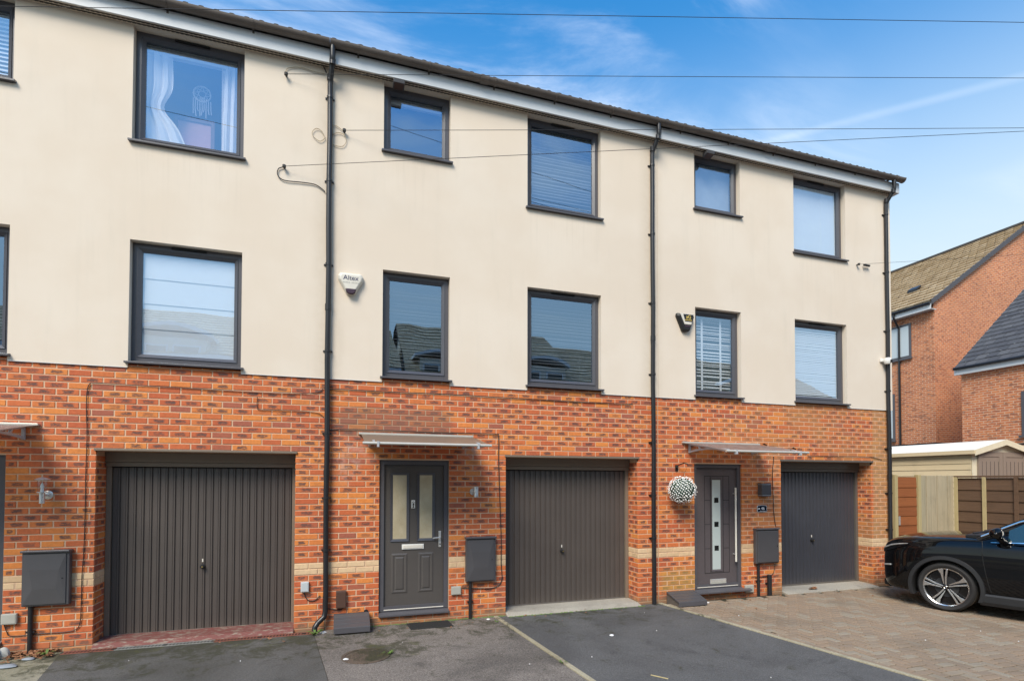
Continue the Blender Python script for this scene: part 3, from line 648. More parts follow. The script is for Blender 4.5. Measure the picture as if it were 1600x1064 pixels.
def threshold(x0, x1, mat, zt, name, front=-.08):
    m = MB(); m.prism([(front, 0), (front, GZ+.012), (-.0, zt-.012), (GARAGE_D+.06, zt), (GARAGE_D+.06, 0)], 'x', x0+.003, x1-.003); o = m.build(name, mat, bevel=.008, fix=True); o['kind'] = 'structure'; return o

def eaves(house, x0, x1):
    m = MB(); m.box(x0, x1, -.135, -.115, 7.355, 7.535); m.build('fascia', 'white_pvc', house, bevel=.002)
    m = MB(); m.box(x0, x1, -.114, .02, 7.362, 7.372); sf = m.build('soffit', 'soffit', house)
    for ya in (-.095, -.058):
        m = MB(); m.box(x0, x1, ya, ya+.014, 7.357, 7.361); 
        n = int((x1-x0)/.05)
        for k in range(n): m.box(x0+.05*k+.01, x0+.05*k+.04, ya-.002, ya+.016, 7.354, 7.3565)
        m.build('vent_strip', 'vent', sf)
    # half-round gutter
    pr = arc(-.20, 7.585, .062, 180, 360, 12); inn = arc(-.20, 7.585, .057, 360, 180, 12)
    m = MB(); m.prism(pr+inn, 'x', x0, x1); gt = m.build('gutter', 'gutter', house, smooth=True, fix=True)
    k = 0; x = x0+.35
    while x < x1-.1:
        po = arc(-.20, 7.583, .069, 178, 362, 10); pi_ = arc(-.20, 7.583, .060, 362, 178, 10)
        m = MB(); m.prism(po+pi_, 'x', x-.012, x+.012); m.box(x-.012, x+.012, -.139, -.133, 7.50, 7.60); m.build('gutter_bracket', 'gutter', gt, fix=True); x += .93
    xu = x0+2.05; po = arc(-.20, 7.583, .070, 178, 362, 10); pi_ = arc(-.20, 7.583, .060, 362, 178, 10); m = MB(); m.prism(po+pi_, 'x', xu-.06, xu+.06); m.build('gutter_union', 'gutter', gt, fix=True)
    # roof slopes with a rolled tile edge over the gutter
    m = MB(); y0, z0, y1, z1 = -.20, 7.63, 4.6, 7.63+4.8*math.tan(R(24))
    m.prism([(y0, z0), (y1, z1), (9.4, z0), (9.4, z0-.06), (y1, z1-.08), (y0, z0-.03)], 'x', x0, x1); rf = m.build('roof', 'dark_tile', house, fix=True)
    m = MB(); x = x0+.01
    while x < x1-.1:
        m.prism([(x+.04+.03*math.cos(R(t)), z0-.022+.010*math.sin(R(t))) for t in range(0, 181, 30)], 'y', y0-.035, y0+.35); x += .165
    m.build('eaves_tile_roll', 'dark_tile', rf, smooth=True)

def downpipe(house, x, bottom, shoe=False, kink=None):
    r = .034; Yp = -.055
    pts = [(x+.03, -.20, 7.54), (x+.03, -.20, 7.40), (x+.03, -.195, 7.36), (x+.004, Yp-.01, 7.17), (x, Yp, 7.12)]
    z = 7.1
    while z > bottom+.35: z -= .6; pts.append((x+.004*math.sin(z*3.1), Yp+.003*math.sin(z*2.1), max(z, bottom+.32)))
    if shoe: pts += [(x, Yp, bottom+.22), (x-.015, Yp-.01, bottom+.15), (x-.09, Yp-.05, bottom+.09), (x-.12, Yp-.07, bottom+.045), (x-.125, Yp-.075, bottom)]
    else: pts += [(x, Yp, bottom)]
    m = MB(); m.tube(pts, r, 14); dp = m.build('downpipe', 'black_pvc', house, smooth=True)
    for z in (7.33, 7.2): m = MB(); m.tube([(x+.03 if z > 7.3 else x, -.185 if z > 7.3 else Yp-.015, z+.04), (x+.028 if z > 7.3 else x, -.18 if z > 7.3 else Yp-.01, z-.03)], .040, 14); m.build('pipe_elbow', 'black_pvc', dp, smooth=True)
    for z in (6.95, 5.85, 4.75, 3.62, 2.55, 1.72, 1.05):
        m = MB(); m.tube([(x, Yp, z-.014), (x, Yp, z+.014)], .040, 14); m.box(x-.058, x+.058, -.03, -.012 if z > 3.2 else -.001, z-.009, z+.009); m.build('pipe_bracket', 'black_pvc', dp)
    for z in (4.2, 2.05): m = MB(); m.tube([(x, Yp, z-.05), (x, Yp, z+.03)], .0395, 14); m.build('pipe_socket', 'black_pvc', dp, smooth=True)
    return dp

SPECS = [  # label, x0, x1, module shift
    ('left terraced house with curtained top window and red painted garage sill', -2.125, 2.845, -4.965, 'left'),
    ('middle terraced house between two black downpipes with two-pane glazed front door', 2.85, 7.815, 0.0, 'middle'),
    ('end terraced house on the right with plum-grey front door number forty-six', 7.82, 12.875, 4.975, 'right')]
HOUSES = []
for hi, (lab, x0, x1, dx, nm) in enumerate(SPECS):
    H = thing('terraced_house', ((x0+x1)/2, 0, 0), lab, 'house', 'terraced houses in the row')
    HOUSES.append(H)
    dr = (3.52+dx, 4.462+dx, .13, 2.222); ga = (5.288+dx, 7.452+dx if hi < 2 else 12.372, -.2, 2.285)
    if hi == 0: ga = (.335, 2.478, -.2, 2.285)
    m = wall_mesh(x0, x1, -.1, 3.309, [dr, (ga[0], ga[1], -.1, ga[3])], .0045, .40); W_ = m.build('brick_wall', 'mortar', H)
    lay_bricks(W_, x0, x1 if hi < 2 else x1+.0, [dr, ga], 3.309)
    sm = (3.545+dx, 4.460+dx); me_ = (5.612+dx, 6.812+dx)
    if hi == 0: me_ = (.636, 1.832)
    holes = [(sm[0], sm[1], TOP-.01, 4.785), (me_[0], me_[1], TOP-.01, 4.785), (sm[0], sm[1], 6.385, 7.361), (me_[0], me_[1], 5.942, 7.361)]
    m = wall_mesh(x0, x1, TOP, 7.361, [(a, b2, max(c, TOP-.01), min(d, 7.3608)) for a, b2, c, d in holes], -.014, .2)
    # render openings are cut right through; blocking behind
    m.build('rendered_wall', 'render', H)
    m = MB(); m.box(x0, x1, -.020, -.0135, TOP-.012, TOP+.006)
    # stop bead, interrupted at the windows
    xs = [x0, sm[0]-.005, sm[1]+.005, me_[0]-.005, me_[1]+.005, x1]
    for k in (0, 2, 4): m = MB(); m.box(xs[k], xs[k+1], -.0175, .006, TOP-.006, TOP-.0005); m.build('render_stop_bead', 'white_pvc', H)
    m = MB(); m.box(x0+.01, x1-.01, 1.15, 9.0, -.1, 7.60); m.build('core_wall', 'render', H)
    m = MB()   # side returns close the shell
    m.box(x0+.004, x0+.1, .21, 1.16, 3.405, 7.58); m.box(x1-.1, x1-.004, .21, 1.16, 3.405, 7.58); m.box(x0+.004, x0+.1, .41, 1.16, -.1, 3.404); m.box(x1-.1, x1-.004, .41, 1.16, -.1, 3.404); m.box(x0+.1, x1-.1, .19, 1.16, 7.50, 7.56); m.build('party_wall', 'render', H)
    w1 = window(H, sm[0], sm[1], 3.312, 4.782, False); w2 = window(H, me_[0], me_[1], 3.312, 4.782, True); w3 = window(H, sm[0], sm[1], 6.385, 7.358, False); w4 = window(H, me_[0], me_[1], 5.942, 7.358, True)
    hx = (F(316, 912, .3).x, F(878, 884, .3).x, F(1269, 867, .3).x)[hi]
    garage_door(H, ga[0]+.004, ga[1]-.004, 'gdoor_brown' if hi < 2 else 'gdoor_blue', 'gframe' if hi < 2 else 'gframe_b', hx, hi)
    m = MB(); m.box(ga[0]-.1, ga[1]+.1, GARAGE_D+.09, .9, -.05, 2.4); m.build('garage_interior', 'dark', H)
    eaves(H, x0, x1+(.12 if hi == 2 else 0))
    HOUSES[hi] = (H, dr, ga, sm, me_, x0, x1)
for i, (x, z, sh) in enumerate(((2.852, GZ+.03, True), (7.70, GZ+.005, False), (12.752, GZ, False))): downpipe(HOUSES[i][0], x, z, sh)
threshold(.335, 2.478, 'redpaint', .085, 'red_garage_sill', -.05); threshold(5.288, 7.452, 'conc', .07, 'middle_garage_sill', -.10); threshold(10.263, 12.372, 'conc', .06, 'right_garage_sill', -.12)
# end gable facing the side path: brick below, render above
H3 = HOUSES[2][0]; x1 = HOUSES[2][6]
m = MB(); m.box(x1+.0005, x1+.012, .004, 8.9, -.1, TOP-.006); m.build('gable_brickwork', 'reddishbrick', H3)
m = MB(); m.prism([(-.014, TOP), (-.014, 7.36), (.0, 7.60), (4.6, 9.6), (8.98, 7.6), (8.98, TOP)], 'x', x1+.0005, x1+.03); m.build('gable_render', 'render', H3, fix=True)
m = MB(); m.box(x1+.035, x1+.125, -.137, .1, 7.352, 7.54); m.build('fascia_end_box', 'white_pvc', H3, bevel=.004)
m = MB(); po = arc(-.20, 7.585, .068, 180, 360, 12); m.prism(po, 'x', x1+.118, x1+.135); m.build('gutter_stop_end', 'gutter', H3, fix=True)

# ------------------------------------------------------------------ front doors
def door_base(H, dr, leafmat, name='front_door'):
    x0, x1, z0, z1 = dr
    m = MB(); rect_frame(m, x0+.003, x1-.003, z0+.06, z1-.002, .062, .03, .10); d = m.build(name, 'frame', H, bevel=.004)
    m = MB(); m.box(x0+.066, x1-.066, .062, .10, z0+.10, z1-.065); leaf = m.build('door_leaf', leafmat, d, bevel=.003)
    m = MB(); m.box(x0+.068, x1-.068, .034, .099, z0+.062, z0+.10); m.box(x0+.068, x1-.068, .028, .06, z0+.072, z0+.085); m.build('threshold_bar', 'bright_metal', d, bevel=.003)
    m = MB(); m.prism([(-.045, z0-.0), (-.045, z0+.025), (.04, z0+.055), (.12, z0+.055), (.12, z0)], 'x', x0-.002, x1+.002); m.build('door_sill', 'sill', d, bevel=.004, fix=True)
    m = MB(); m.box(x0-.02, x1+.02, .101, .30, z0-.05, z1+.02); m.build('door_blocking', 'dark', d)
    return d, leaf
# middle door: two long panes over two raised panels
H2, dr2 = HOUSES[1][0], HOUSES[1][1]
D, leaf = door_base(H2, dr2, 'door2')
LY = .062
for (a, b2) in ((3.669, 3.92), (4.03, 4.272)):
    m = MB(); rect_frame(m, a, b2, 1.118, 2.052, .034, LY-.014, LY+.0, yin=LY-.004); cs = m.build('pane_cassette', 'frame_bead', D, bevel=.003)
    m = MB(); m.box(a+.034, b2-.034, LY-.003, LY-.001, 1.152, 2.018); m.build('pane', 'obscure', cs)
for (a, b2) in ((3.684, 3.904), (4.046, 4.258)):
    m = MB(); za, zb = .415, .956; rect_frame(m, a, b2, za, zb, .022, LY-.001, LY+.001, yin=LY-.009); rect_frame(m, a+.022, b2-.022, za+.022, zb-.022, .026, LY-.009, LY+.001, yin=LY-.002)
    rect_frame(m, a+.048, b2-.048, za+.048, zb-.048, .02, LY-.002, LY+.001, yin=LY-.011); m.box(a+.066, b2-.066, LY-.011, LY-.002, za+.066, zb-.066); m.build('raised_panel', 'door2', leaf)
m = MB(); m.box(3.826, 4.123, LY-.016, LY-.001, 1.008, 1.077); lb = m.build('letterbox', 'white', leaf, bevel=.004)
m = MB(); m.box(3.842, 4.107, LY-.022, LY-.015, 1.020, 1.066); m.build('letterbox_flap', 'bright_metal', lb, bevel=.004)
m = MB(); m.box(3.953, 4.001, LY-.010, LY-.001, 1.566, 1.676); pl = m.build('number_plate', 'white', leaf, bevel=.002)
m = MB(); m.lathe([(.015, -.002), (.015, 0)], (3.977, LY-.010, 1.646), 'y', 16); m.box(3.966, 3.990, LY-.012, LY-.0102, 1.603, 1.628); m.prism([(3.963, 1.575), (3.992, 1.575), (3.984, 1.598), (3.970, 1.598)], 'y', LY-.012, LY-.0102); m.build('plate_digits', 'dark', pl)
m = MB(); m.lathe([(.008, -.003), (.008, 0)], (3.977, LY-.0118, 1.646), 'y', 12); m.build('digit_counter', 'white', pl)
m = MB(); m.box(4.328, 4.364, LY-.012, LY-.001, 1.022, 1.246); hb = m.build('handle_plate', 'silver', leaf, bevel=.006, seg=3)
m = MB(); m.tube([(4.346, LY-.01, 1.16), (4.346, LY-.05, 1.16), (4.33, LY-.055, 1.16), (4.24, LY-.052, 1.152)], .0095, 10); m.build('lever', 'silver', hb, smooth=True)
m = MB(); m.lathe([(.009, -.006), (.009, 0)], (4.346, LY-.012, 1.065), 'y', 12); m.build('lock_barrel', 'dark', hb)
# right door: frosted strip with three dark squares, long bar handle
dr3 = HOUSES[2][1]; D3, leaf3 = door_base(H3, dr3, 'door3')
def d3x(x): return F(1080+x/4.629, 820, .06).x
def d3z(y): return 2.222-(y-45)*.00234
gl = (d3x(152), d3x(211))
def groove(m, xa, xb, za, zb): m.box(xa, xb, LY-.0012, LY-.0002, za, zb)
m = MB(); xa, xb = d3x(98), d3x(275); za, zb = d3z(812), d3z(130)
for x in (xa, d3x(140), d3x(232), xb): groove(m, x-.004, x+.004, za-.004, zb+.004)
for z in (za, zb): groove(m, xa+.0045, d3x(140)-.0045, z-.004, z+.004); groove(m, d3x(140)+.0045, d3x(232)-.0045, z-.004, z+.004); groove(m, d3x(232)+.0045, xb-.0045, z-.004, z+.004)
for y in (300, 470, 640): groove(m, xa+.0045, d3x(140)-.0045, d3z(y)-.004, d3z(y)+.004); groove(m, d3x(232)+.0045, xb-.0045, d3z(y)-.004, d3z(y)+.004)
m.build('panel_groove', 'dark', leaf3)
m = MB(); rect_frame(m, gl[0]-.03, gl[1]+.03, d3z(800), d3z(145), .03, LY-.012, LY-.0005, yin=LY-.004); cs = m.build('pane_cassette', 'door3', D3, bevel=.002)
m = MB(); m.box(gl[0], gl[1], LY-.0045, LY-.002, d3z(788), d3z(157)); m.build('pane', 'frost', cs)
for y in (300, 470, 638): m = MB(); cx = (gl[0]+gl[1])/2; m.box(cx-.042, cx+.042, LY-.008, LY-.005, d3z(y)-.042, d3z(y)+.042); m.build('dark_square', 'blackglass', cs, bevel=.003)
xb = F(1080+323/4.629, 820, .0).x; m = MB(); m.tube([(xb, -.0, d3z(737)), (xb, -.0, d3z(212))], .016, 14); hb = m.build('bar_handle', 'bright_metal', leaf3, smooth=True)
for y in (255, 685): m = MB(); m.tube([(xb, 0, d3z(y)), (xb, LY, d3z(y))], .010, 10); m.build('handle_standoff', 'silver', hb)
m = MB(); m.lathe([(.016, -.01), (.02, 0)], (d3x(332), LY-.0, d3z(512)), 'y', 14); m.build('lock_barrel', 'bright_metal', leaf3)
m = MB(); m.box(d3x(133), d3x(248), LY-.014, LY-.001, d3z(892), d3z(855)); lb = m.build('letterbox', 'silver', leaf3, bevel=.003)
m = MB(); m.box(d3x(140), d3x(241), LY-.018, LY-.0135, d3z(888), d3z(870)); m.build('letterbox_flap', 'grey_box', lb)
m = MB(); m.prism([(-.11, .13), (-.11, .15), (-.05, .165), (-.05, .13)], 'x', dr3[0]-.01, dr3[1]+.10); m.build('sill_extension', 'sill', D3, fix=True)
# left door: only its edge shows
dr1 = HOUSES[0][1]; D1, leaf1 = door_base(HOUSES[0][0], dr1, 'door2')
p = F(6, 818, .05); m = MB(); m.box(p.x-.10, p.x-.055, LY-.02, LY-.001, p.z-.05, p.z+.05); lk = m.build('lock_plate', 'brass', leaf1, bevel=.004)
m = MB(); m.box(p.x-.098, p.x-.057, LY-.03, LY-.001, p.z+.055, p.z+.10); m.build('lock_case', 'dark', leaf1, bevel=.004)

# ------------------------------------------------------------------ what hangs behind the windows
def venetian(win, x0, x1, z0, z1, pitch, tilt, label, y=None, tapes=(), bm_='blinds', jit=.03):
    Yb = WY+.125 if y is None else y
    t = thing('venetian_blind', ((x0+x1)/2, Yb, z0), label, 'blind', 'venetian blinds behind the windows')
    m = MB(); m.box(x0, x1, Yb-.02, Yb+.02, z1-.03, z1); m.build('head_rail', bm_, t)
    s = MB(); a = pitch*.56; c, q = math.cos(R(tilt))*a, math.sin(R(tilt))*a
    s.quad((x0, -c, -q), (x1, -c, -q), (x1, 0, .0025), (x0, 0, .0025)); s.quad((x0, 0, .0025), (x1, 0, .0025), (x1, c, q), (x0, c, q)); me = s.mesh('slat', bm_)
    z = z1-.05
    while z > z0+.02:
        o = bpy.data.objects.new('slat', me); col.objects.link(o); o.parent = t; o.matrix_parent_inverse = WM[t].inverted(); o.location = (0, Yb, z); o.rotation_euler = (random.gauss(0, jit), random.gauss(0, .0012*jit/.03), 0); z -= pitch
    for tx in tapes: m = MB(); m.box(tx-.019, tx+.019, Yb-c-.004, Yb-c-.002, z0+.02, z1-.03); m.build('ladder_tape', bm_, t)
    m = MB(); m.box(x0, x1, Yb-.013, Yb+.013, z0, z0+.018); m.build('bottom_rail', bm_, t)
_, _, _, sm, me_, _, _ = HOUSES[1]
venetian(None, me_[0]+.04, me_[1]-.04, 6.0, 7.30, .05, 50, 'dimmed venetian blind behind the middle house top-floor large window', bm_='blinds_dim')
venetian(None, sm[0]+.04, sm[1]-.04, 3.40, 4.72, .05, 22, 'dimmed venetian blind behind the middle house first-floor narrow window', bm_='blinds_dim')
venetian(None, me_[0]+.04, me_[1]-.04, 3.40, 4.72, .05, 26, 'dimmed venetian blind behind the middle house first-floor large window', bm_='blinds_dim')
m = MB(); m.box(sm[0]+.05, sm[1]-.05, WY+.10, WY+.14, 7.20, 7.30); tag(m.build('roller_blind', 'blinds'), 'rolled-up pale blind in the middle house small top window', 'blind')
_, _, _, sm, me_, _, _ = HOUSES[2]
venetian(None, sm[0]+.04, sm[1]-.04, 3.40, 4.72, .05, 35, 'white venetian blind with two wide tapes at right house', tapes=(sm[0]+.27, sm[1]-.27))
venetian(None, me_[0]+.1, me_[1]-.1, 3.45, 4.69, .03, 74, 'nearly closed white venetian blind at right house first-floor large window', y=WY+.052, jit=.006)
t = thing('panel_blind', ((me_[0]+me_[1])/2, WY+.14, 6.0), 'white blind of tall flat panels in right house top window', 'blind')
for k in range(3):
    xa = me_[0]+.1+k*.332; m = MB(); m.box(xa, xa+.336, WY+.045+.006*(k % 2), WY+.049+.006*(k % 2), 6.08, 7.265); m.build('panel', 'blinds', t)
m = MB(); m.box(sm[0]+.05, sm[1]-.05, WY+.10, WY+.102, 6.45, 7.32); tag(m.build('frosted_film', 'film'), 'frosted film behind the right house small top window', 'window film')
_, _, _, sm, me_, _, _ = HOUSES[0]
venetian(None, sm[0]+.04, sm[1]-.04, 6.44, 7.30, .05, 55, 'white venetian blind in the small top window at the left frame edge')
t = thing('roman_blind', ((me_[0]+me_[1])/2, WY+.05, 3.45), 'lowered white roman blind with broad folds in left house window', 'blind')
for k in range(4):
    zb = 4.69-k*.305; za = zb-.31 if k < 3 else 3.45; xa, xb = me_[0]+.1, me_[1]-.1
    m = MB(); m.hexa([(xa, WY+.041, za), (xb, WY+.041, za), (xb, WY+.052, za), (xa, WY+.052, za), (xa, WY+.050, zb), (xb, WY+.050, zb), (xb, WY+.053, zb), (xa, WY+.053, zb)]); m.build('fold', 'blinds', t)
def curtain(label, edge_fn, x_out, z0, z1, Yc):
    m = MB(); nz, nx = 26, 28
    for j in range(nz+1):
        z = z0+(z1-z0)*j/nz; xi = edge_fn(z)
        for i in range(nx+1):
            u = i/nx; x = x_out+(xi-x_out)*u; m.v.append((x, Yc+.022*math.sin(u*19+z*1.3)+.009*math.sin(u*41+2*z), z))
    for j in range(nz):
        for i in range(nx): a = j*(nx+1)+i; m.f.append((a, a+1, a+nx+2, a+nx+1))
    return tag(m.build('curtain', 'curtain', smooth=True), label, 'curtain', 'curtains of the left top window')
xl, xr = me_[0]+.07, me_[1]-.07
def el(z): return xl+.30-.10*math.exp(-((z-6.55)/.16)**2)*(1) + (.20*max(0, (6.5-z)/.55)) - .03*max(0, (z-6.9))
curtain('cream left curtain pinched at mid-height in left top window', el, xl-.03, 5.99, 7.22, WY+.105)
curtain('cream right curtain hanging straight in left top window', lambda z: xr-.22, xr+.03, 5.99, 7.22, WY+.105)
m = MB(); m.box(xl-.05, xr+.05, WY+.10, WY+.16, 7.20, 7.33); tag(m.build('roller_blind', 'blinds'), 'pale rolled blind along the head of the left top window', 'blind')
# framed board and dream catcher behind it
pb = F(325, 215, WY+.34)
t = thing('framed_board', (pb.x, WY+.34, 6.1), 'dusky pink board in dark frame behind left top window', 'picture')
xa, xb, za, zb = F(272, 200, WY+.34).x, F(336, 200, WY+.34).x, 5.98, F(300, 186, WY+.34).z
m = MB(); m.box(xa+.045, xb-.045, WY+.335, WY+.345, za, zb-.045); m.build('board', 'pinkboard', t)
m = MB(); rect_frame(m, xa, xb, za-.05, zb, .045, WY+.32, WY+.35); m.build('frame', 'woodframe', t)
dc = F(316, 148, WY+.30); t = thing('dream_catcher', (dc.x, dc.y, dc.z-.35), 'pale round dream catcher with long tassels in left top window', 'dream catcher')
m = MB(); m.tube([(dc.x+.10*math.cos(R(a)), dc.y, dc.z+.10*math.sin(R(a))) for a in range(0, 361, 20)], .010, 6, cap=False); m.build('hoop', 'lace', t)
m = MB(); 
for k in range(8): a = R(k*45); b2 = R(k*45+135); m.tube([(dc.x+.1*math.cos(a), dc.y, dc.z+.1*math.sin(a)), (dc.x+.1*math.cos(b2), dc.y, dc.z+.1*math.sin(b2))], .0035, 5)
m.build('web', 'lace', t)
for k in range(9): x = dc.x-.10+.025*k; l = .27+.04*math.sin(k*2.3); m = MB(); m.tube([(x, dc.y, dc.z-.06-.02*math.sin(k)), (x+.004*math.sin(k*5), dc.y, dc.z-.2), (x+.01*math.sin(k), dc.y, dc.z-l)], .006, 5); m.build('tassel', 'lace', t)

# ------------------------------------------------------------------ fittings on the walls
def meter_box(x0, x1, z0, z1, label, plain_lid=False):
    t = thing('meter_box', ((x0+x1)/2, 0, z0), label, 'meter box', 'meter boxes on the brick wall')
    m = MB(); m.box(x0, x1, -.075, -.004, z0, z1); m.build('box_body', 'meter', t, bevel=.012, seg=3)
    m = MB(); a, b2, c, d = x0+.018, x1-.03, z0+.022, z1-.03
    if plain_lid: m.box(a, b2, -.095, -.074, c, d); m.build('door', 'meter', t, bevel=.008, seg=3)
    else:
        i = .11; yo, yi = -.085, -.098
        pts = [(a, yo, c), (b2, yo, c), (b2, yo, d), (a, yo, d), (a+.09, yi, c+.17), (b2-.09, yi, c+.17), (b2-.06, yi, d-.17), (a+.06, yi, d-.17)]
        m.v = pts; m.f = [(0, 1, 5, 4), (1, 2, 6, 5), (2, 3, 7, 6), (3, 0, 4, 7), (4, 5, 6, 7)]
        m.box(a, b2, -.0845, -.074, c, d); m.build('door', 'meter', t, bevel=.003)
    m = MB(); m.box(x0-.006, x1+.006, -.105, -.004, z1-.012, z1+.012); m.build('hood', 'sill', t, bevel=.006)
    m = MB(); m.lathe([(.008, -.005), (.008, 0)], (b2-.03, -.098 if plain_lid else -.088, (z0+z1)/2), 'y', 10); m.build('latch', 'dark', t)
    return t
def conduit(x, z0, z1, label, r=.024):
    m = MB(); m.tube([(x, -.03, z0), (x, -.03, z1)], r, 12); t = m.build('conduit_pipe', 'black_pvc', smooth=True); tag(t, label, 'pipe', 'conduits under the meter boxes')
    m = MB(); m.box(x-.04, x+.04, -.035, -.001, z0+(z1-z0)*.45, z0+(z1-z0)*.45+.02); m.build('pipe_clip', 'black_pvc', t)
meter_box(-.305, .133, .55, 1.155, 'dark plastic meter box left of the leftmost garage'); conduit(-.235, GZ-.01, .548, 'black conduit below the leftmost meter box')
meter_box(4.69, 5.12, .535, 1.147, 'dark plastic meter box between middle door and middle garage'); conduit(F(734, 930).x, GZ-.01, .533, 'black conduit below the middle meter box')
meter_box(9.655, 10.135, .556, 1.136, 'flat-lidded dark meter box between right door and right garage', True); conduit(F(1183, 900).x, GZ-.01, .554, 'black conduit below the right meter box')
m = MB(); xx = F(1199, 915).x; m.tube([(xx, -.05, GZ-.01), (xx, -.05, .36)], .038, 12); m.box(xx-.05, xx+.05, -.02, -.001, .2, .22); tag(m.build('pipe_stub', 'black_pvc', smooth=True), 'short open black pipe stub beside the right garage', 'pipe')

def canopy(x0, x1, label, sheet_mat, gcol):
    t = thing('door_canopy', ((x0+x1)/2, 0, 2.35), label, 'canopy', 'canopies over the front doors')
    zb, zf, yf = 2.555, 2.375, -1.02
    def zz(y): u = y/yf; return zb+(zf-zb)*u+.05*u*(1-u)
    m = MB(); m.box(x0, x1, -.045, -.001, zb-.004, zb+.022); m.build('wall_rail', 'alu_rail', t, bevel=.004)
    n = 10; m = MB(); ys = [-.02+(yf+.02)*k/n for k in range(n+1)]
    m.prism([(y, zz(y)+.003) for y in ys]+[(y, zz(y)-.003) for y in reversed(ys)], 'x', x0+.03, x1-.03); m.build('sheet', sheet_mat, t, smooth=True, fix=True)
    m = MB(); m.tube([(x0+.01, yf-.01, zf-.002), (x1-.01, yf-.01, zf-.002)], .017, 12); fr = m.build('front_rail', 'alu_rail', t, smooth=True)
    for x in (x0+.18, x1-.18): m = MB(); m.box(x-.012, x+.012, yf-.04, yf+.02, zf-.045, zf+.02); m.build('rail_clip', 'canopy_grey', fr)
    for x in (x0+.14, x1-.14):
        m = MB(); ya, th = -.004, .028
        m.prism([(ya, zb-.01), (ya-.03, zb-.01), (ya-.03, zb-.16), (ya, zb-.16)], 'x', x-th/2, x+th/2)
        lo = [(-.03-(yf*-1-.12)*k/8, zb-.155+(zz(yf+.1)-.012-(zb-.155))*(k/8)**1.6+.03*math.sin(math.pi*k/8)) for k in range(9)]
        m.prism([(y, z) for y, z in lo]+[(y, z+.026) for y, z in reversed(lo)], 'x', x-th/2+.001, x+th/2-.001)
        up = [(-.03-(yf*-1-.12)*k/8, zz(-.03-(yf*-1-.12)*k/8)-.006) for k in range(9)]
        m.prism([(y, z) for y, z in up]+[(y, z-.028) for y, z in reversed(up)], 'x', x-th/2+.002, x+th/2-.002)
        m.prism([(-.22, zb-.05), (-.25, zb-.05), (-.31, zb-.115), (-.28, zb-.125)], 'x', x-th/2+.003, x+th/2-.003)
        m.build('bracket', 'canopy_grey', t, fix=True)
    return t
canopy(3.228+.02, 4.764+.03, 'grimy tan polycarbonate canopy over the middle front door', 'canopy_tan', 0)
canopy(8.245+.01, 9.775+.01, 'hazy clear polycarbonate canopy over the right front door', 'canopy_clear', 0)
canopy(-1.737, -.2, 'pale canopy with grey bracket at the left frame edge', 'canopy_clear', 0)
# leaves caught on the right canopy
for k, (x, y) in enumerate(((9.62, -.3), (9.66, -.85))): m = MB(); z = 2.555-.18*(-y/1.02)+.02; m.v = [(x-.07, y, z), (x-.02, y-.03, z+.035), (x+.05, y-.02, z+.012), (x+.08, y+.02, z+.002), (x+.0, y+.04, z+.02)]; m.f = [(0, 1, 4), (1, 2, 4), (2, 3, 4), (0, 4, 3, 2, 1)]; tag(m.build('fallen_leaf', 'iron'), ('dark dead leaf near wall on the right canopy', 'dark dead leaf near front rail on the right canopy')[k], 'leaf', 'leaves caught on the canopy')

# wall lamps
lp = F(67, 785); t = thing('wall_lamp', (lp.x, 0, 1.69), 'steel lantern wall lamp with clear glass left of left garage', 'lamp')
xl_ = F(66, 760, -.12).x; zL = F(66, 778, -.12).z
m = MB(); m.lathe([(.045, -.006), (.05, -.002), (.05, 0)], (F(75, 773).x, 0, F(75, 773).z), 'y', 20); m.tube([(F(75, 773).x, -.004, F(75, 773).z), (xl_, -.12, F(75, 773).z)], .014, 10); m.build('wall_arm', 'silver', t, smooth=True)
m = MB(); m.lathe([(.0, -.06), (.026, -.058), (.026, .06), (.0, .062)], (xl_, -.12, zL), 'z', 18); m.build('socket_tube', 'silver', t, smooth=True)
m = MB(); m.lathe([(.042, .062), (.042, .200)], (xl_, -.12, zL), 'z', 20, False); m.build('glass', 'lampglass', t, smooth=True)
m = MB(); m.lathe([(.0, .062), (.018, .07), (.014, .11), (.02, .13), (.0, .185)], (xl_, -.12, zL), 'z', 12); m.build('bulb', 'white', t, smooth=True)
m = MB(); m.lathe([(.070, .200), (.072, .205), (.04, .222), (.0, .236)], (xl_, -.12, zL), 'z', 20); m.lathe([(.050, .060), (.050, .067), (.0, .0675)], (xl_, -.12, zL), 'z', 20); m.build('cap', 'silver', t, smooth=True)
lp = F(741, 768); t = thing('wall_lamp', (lp.x, 0, 1.7), 'small silver cylinder wall light right of the middle door', 'lamp')
m = MB(); m.lathe([(.045, -.012), (.05, 0)], (lp.x-.02, 0, lp.z), 'y', 18); m.tube([(lp.x-.02, -.01, lp.z), (lp.x-.0, -.06, lp.z)], .014, 10); m.build('wall_plate', 'silver', t, smooth=True)
m = MB(); m.lathe([(.0, -.075), (.033, -.073), (.033, .073), (.0, .075)], (lp.x+.008, -.075, lp.z), 'z', 20); m.build('lamp_body', 'silver', t, smooth=True)
m = MB(); m.box(lp.x-.008, lp.x+.024, -.112, -.1085, lp.z-.05, lp.z+.04); m.build('lens', 'white', t)
a, b2 = F(1187, 755, -.05), F(1202, 775, -.05); t = thing('wall_lamp', ((a.x+b2.x)/2, 0, b2.z), 'dark grey box wall light right of the right door', 'lamp')
m = MB(); m.box(a.x, b2.x, -.10, -.002, b2.z+.02, a.z-.02); m.build('lamp_body', 'meter', t, bevel=.006)
for z in (b2.z, a.z-.012): m = MB(); m.box(a.x+.002, b2.x-.002, -.099, -.003, z, z+.014); m.build('end_cap', 'meter', t, bevel=.003)
for z in (b2.z+.0145, a.z-.0195): m = MB(); m.box(a.x+.006, b2.x-.006, -.096, -.006, z-.0002, z+.005); m.build('lens_band', 'lightgrey_box', t)

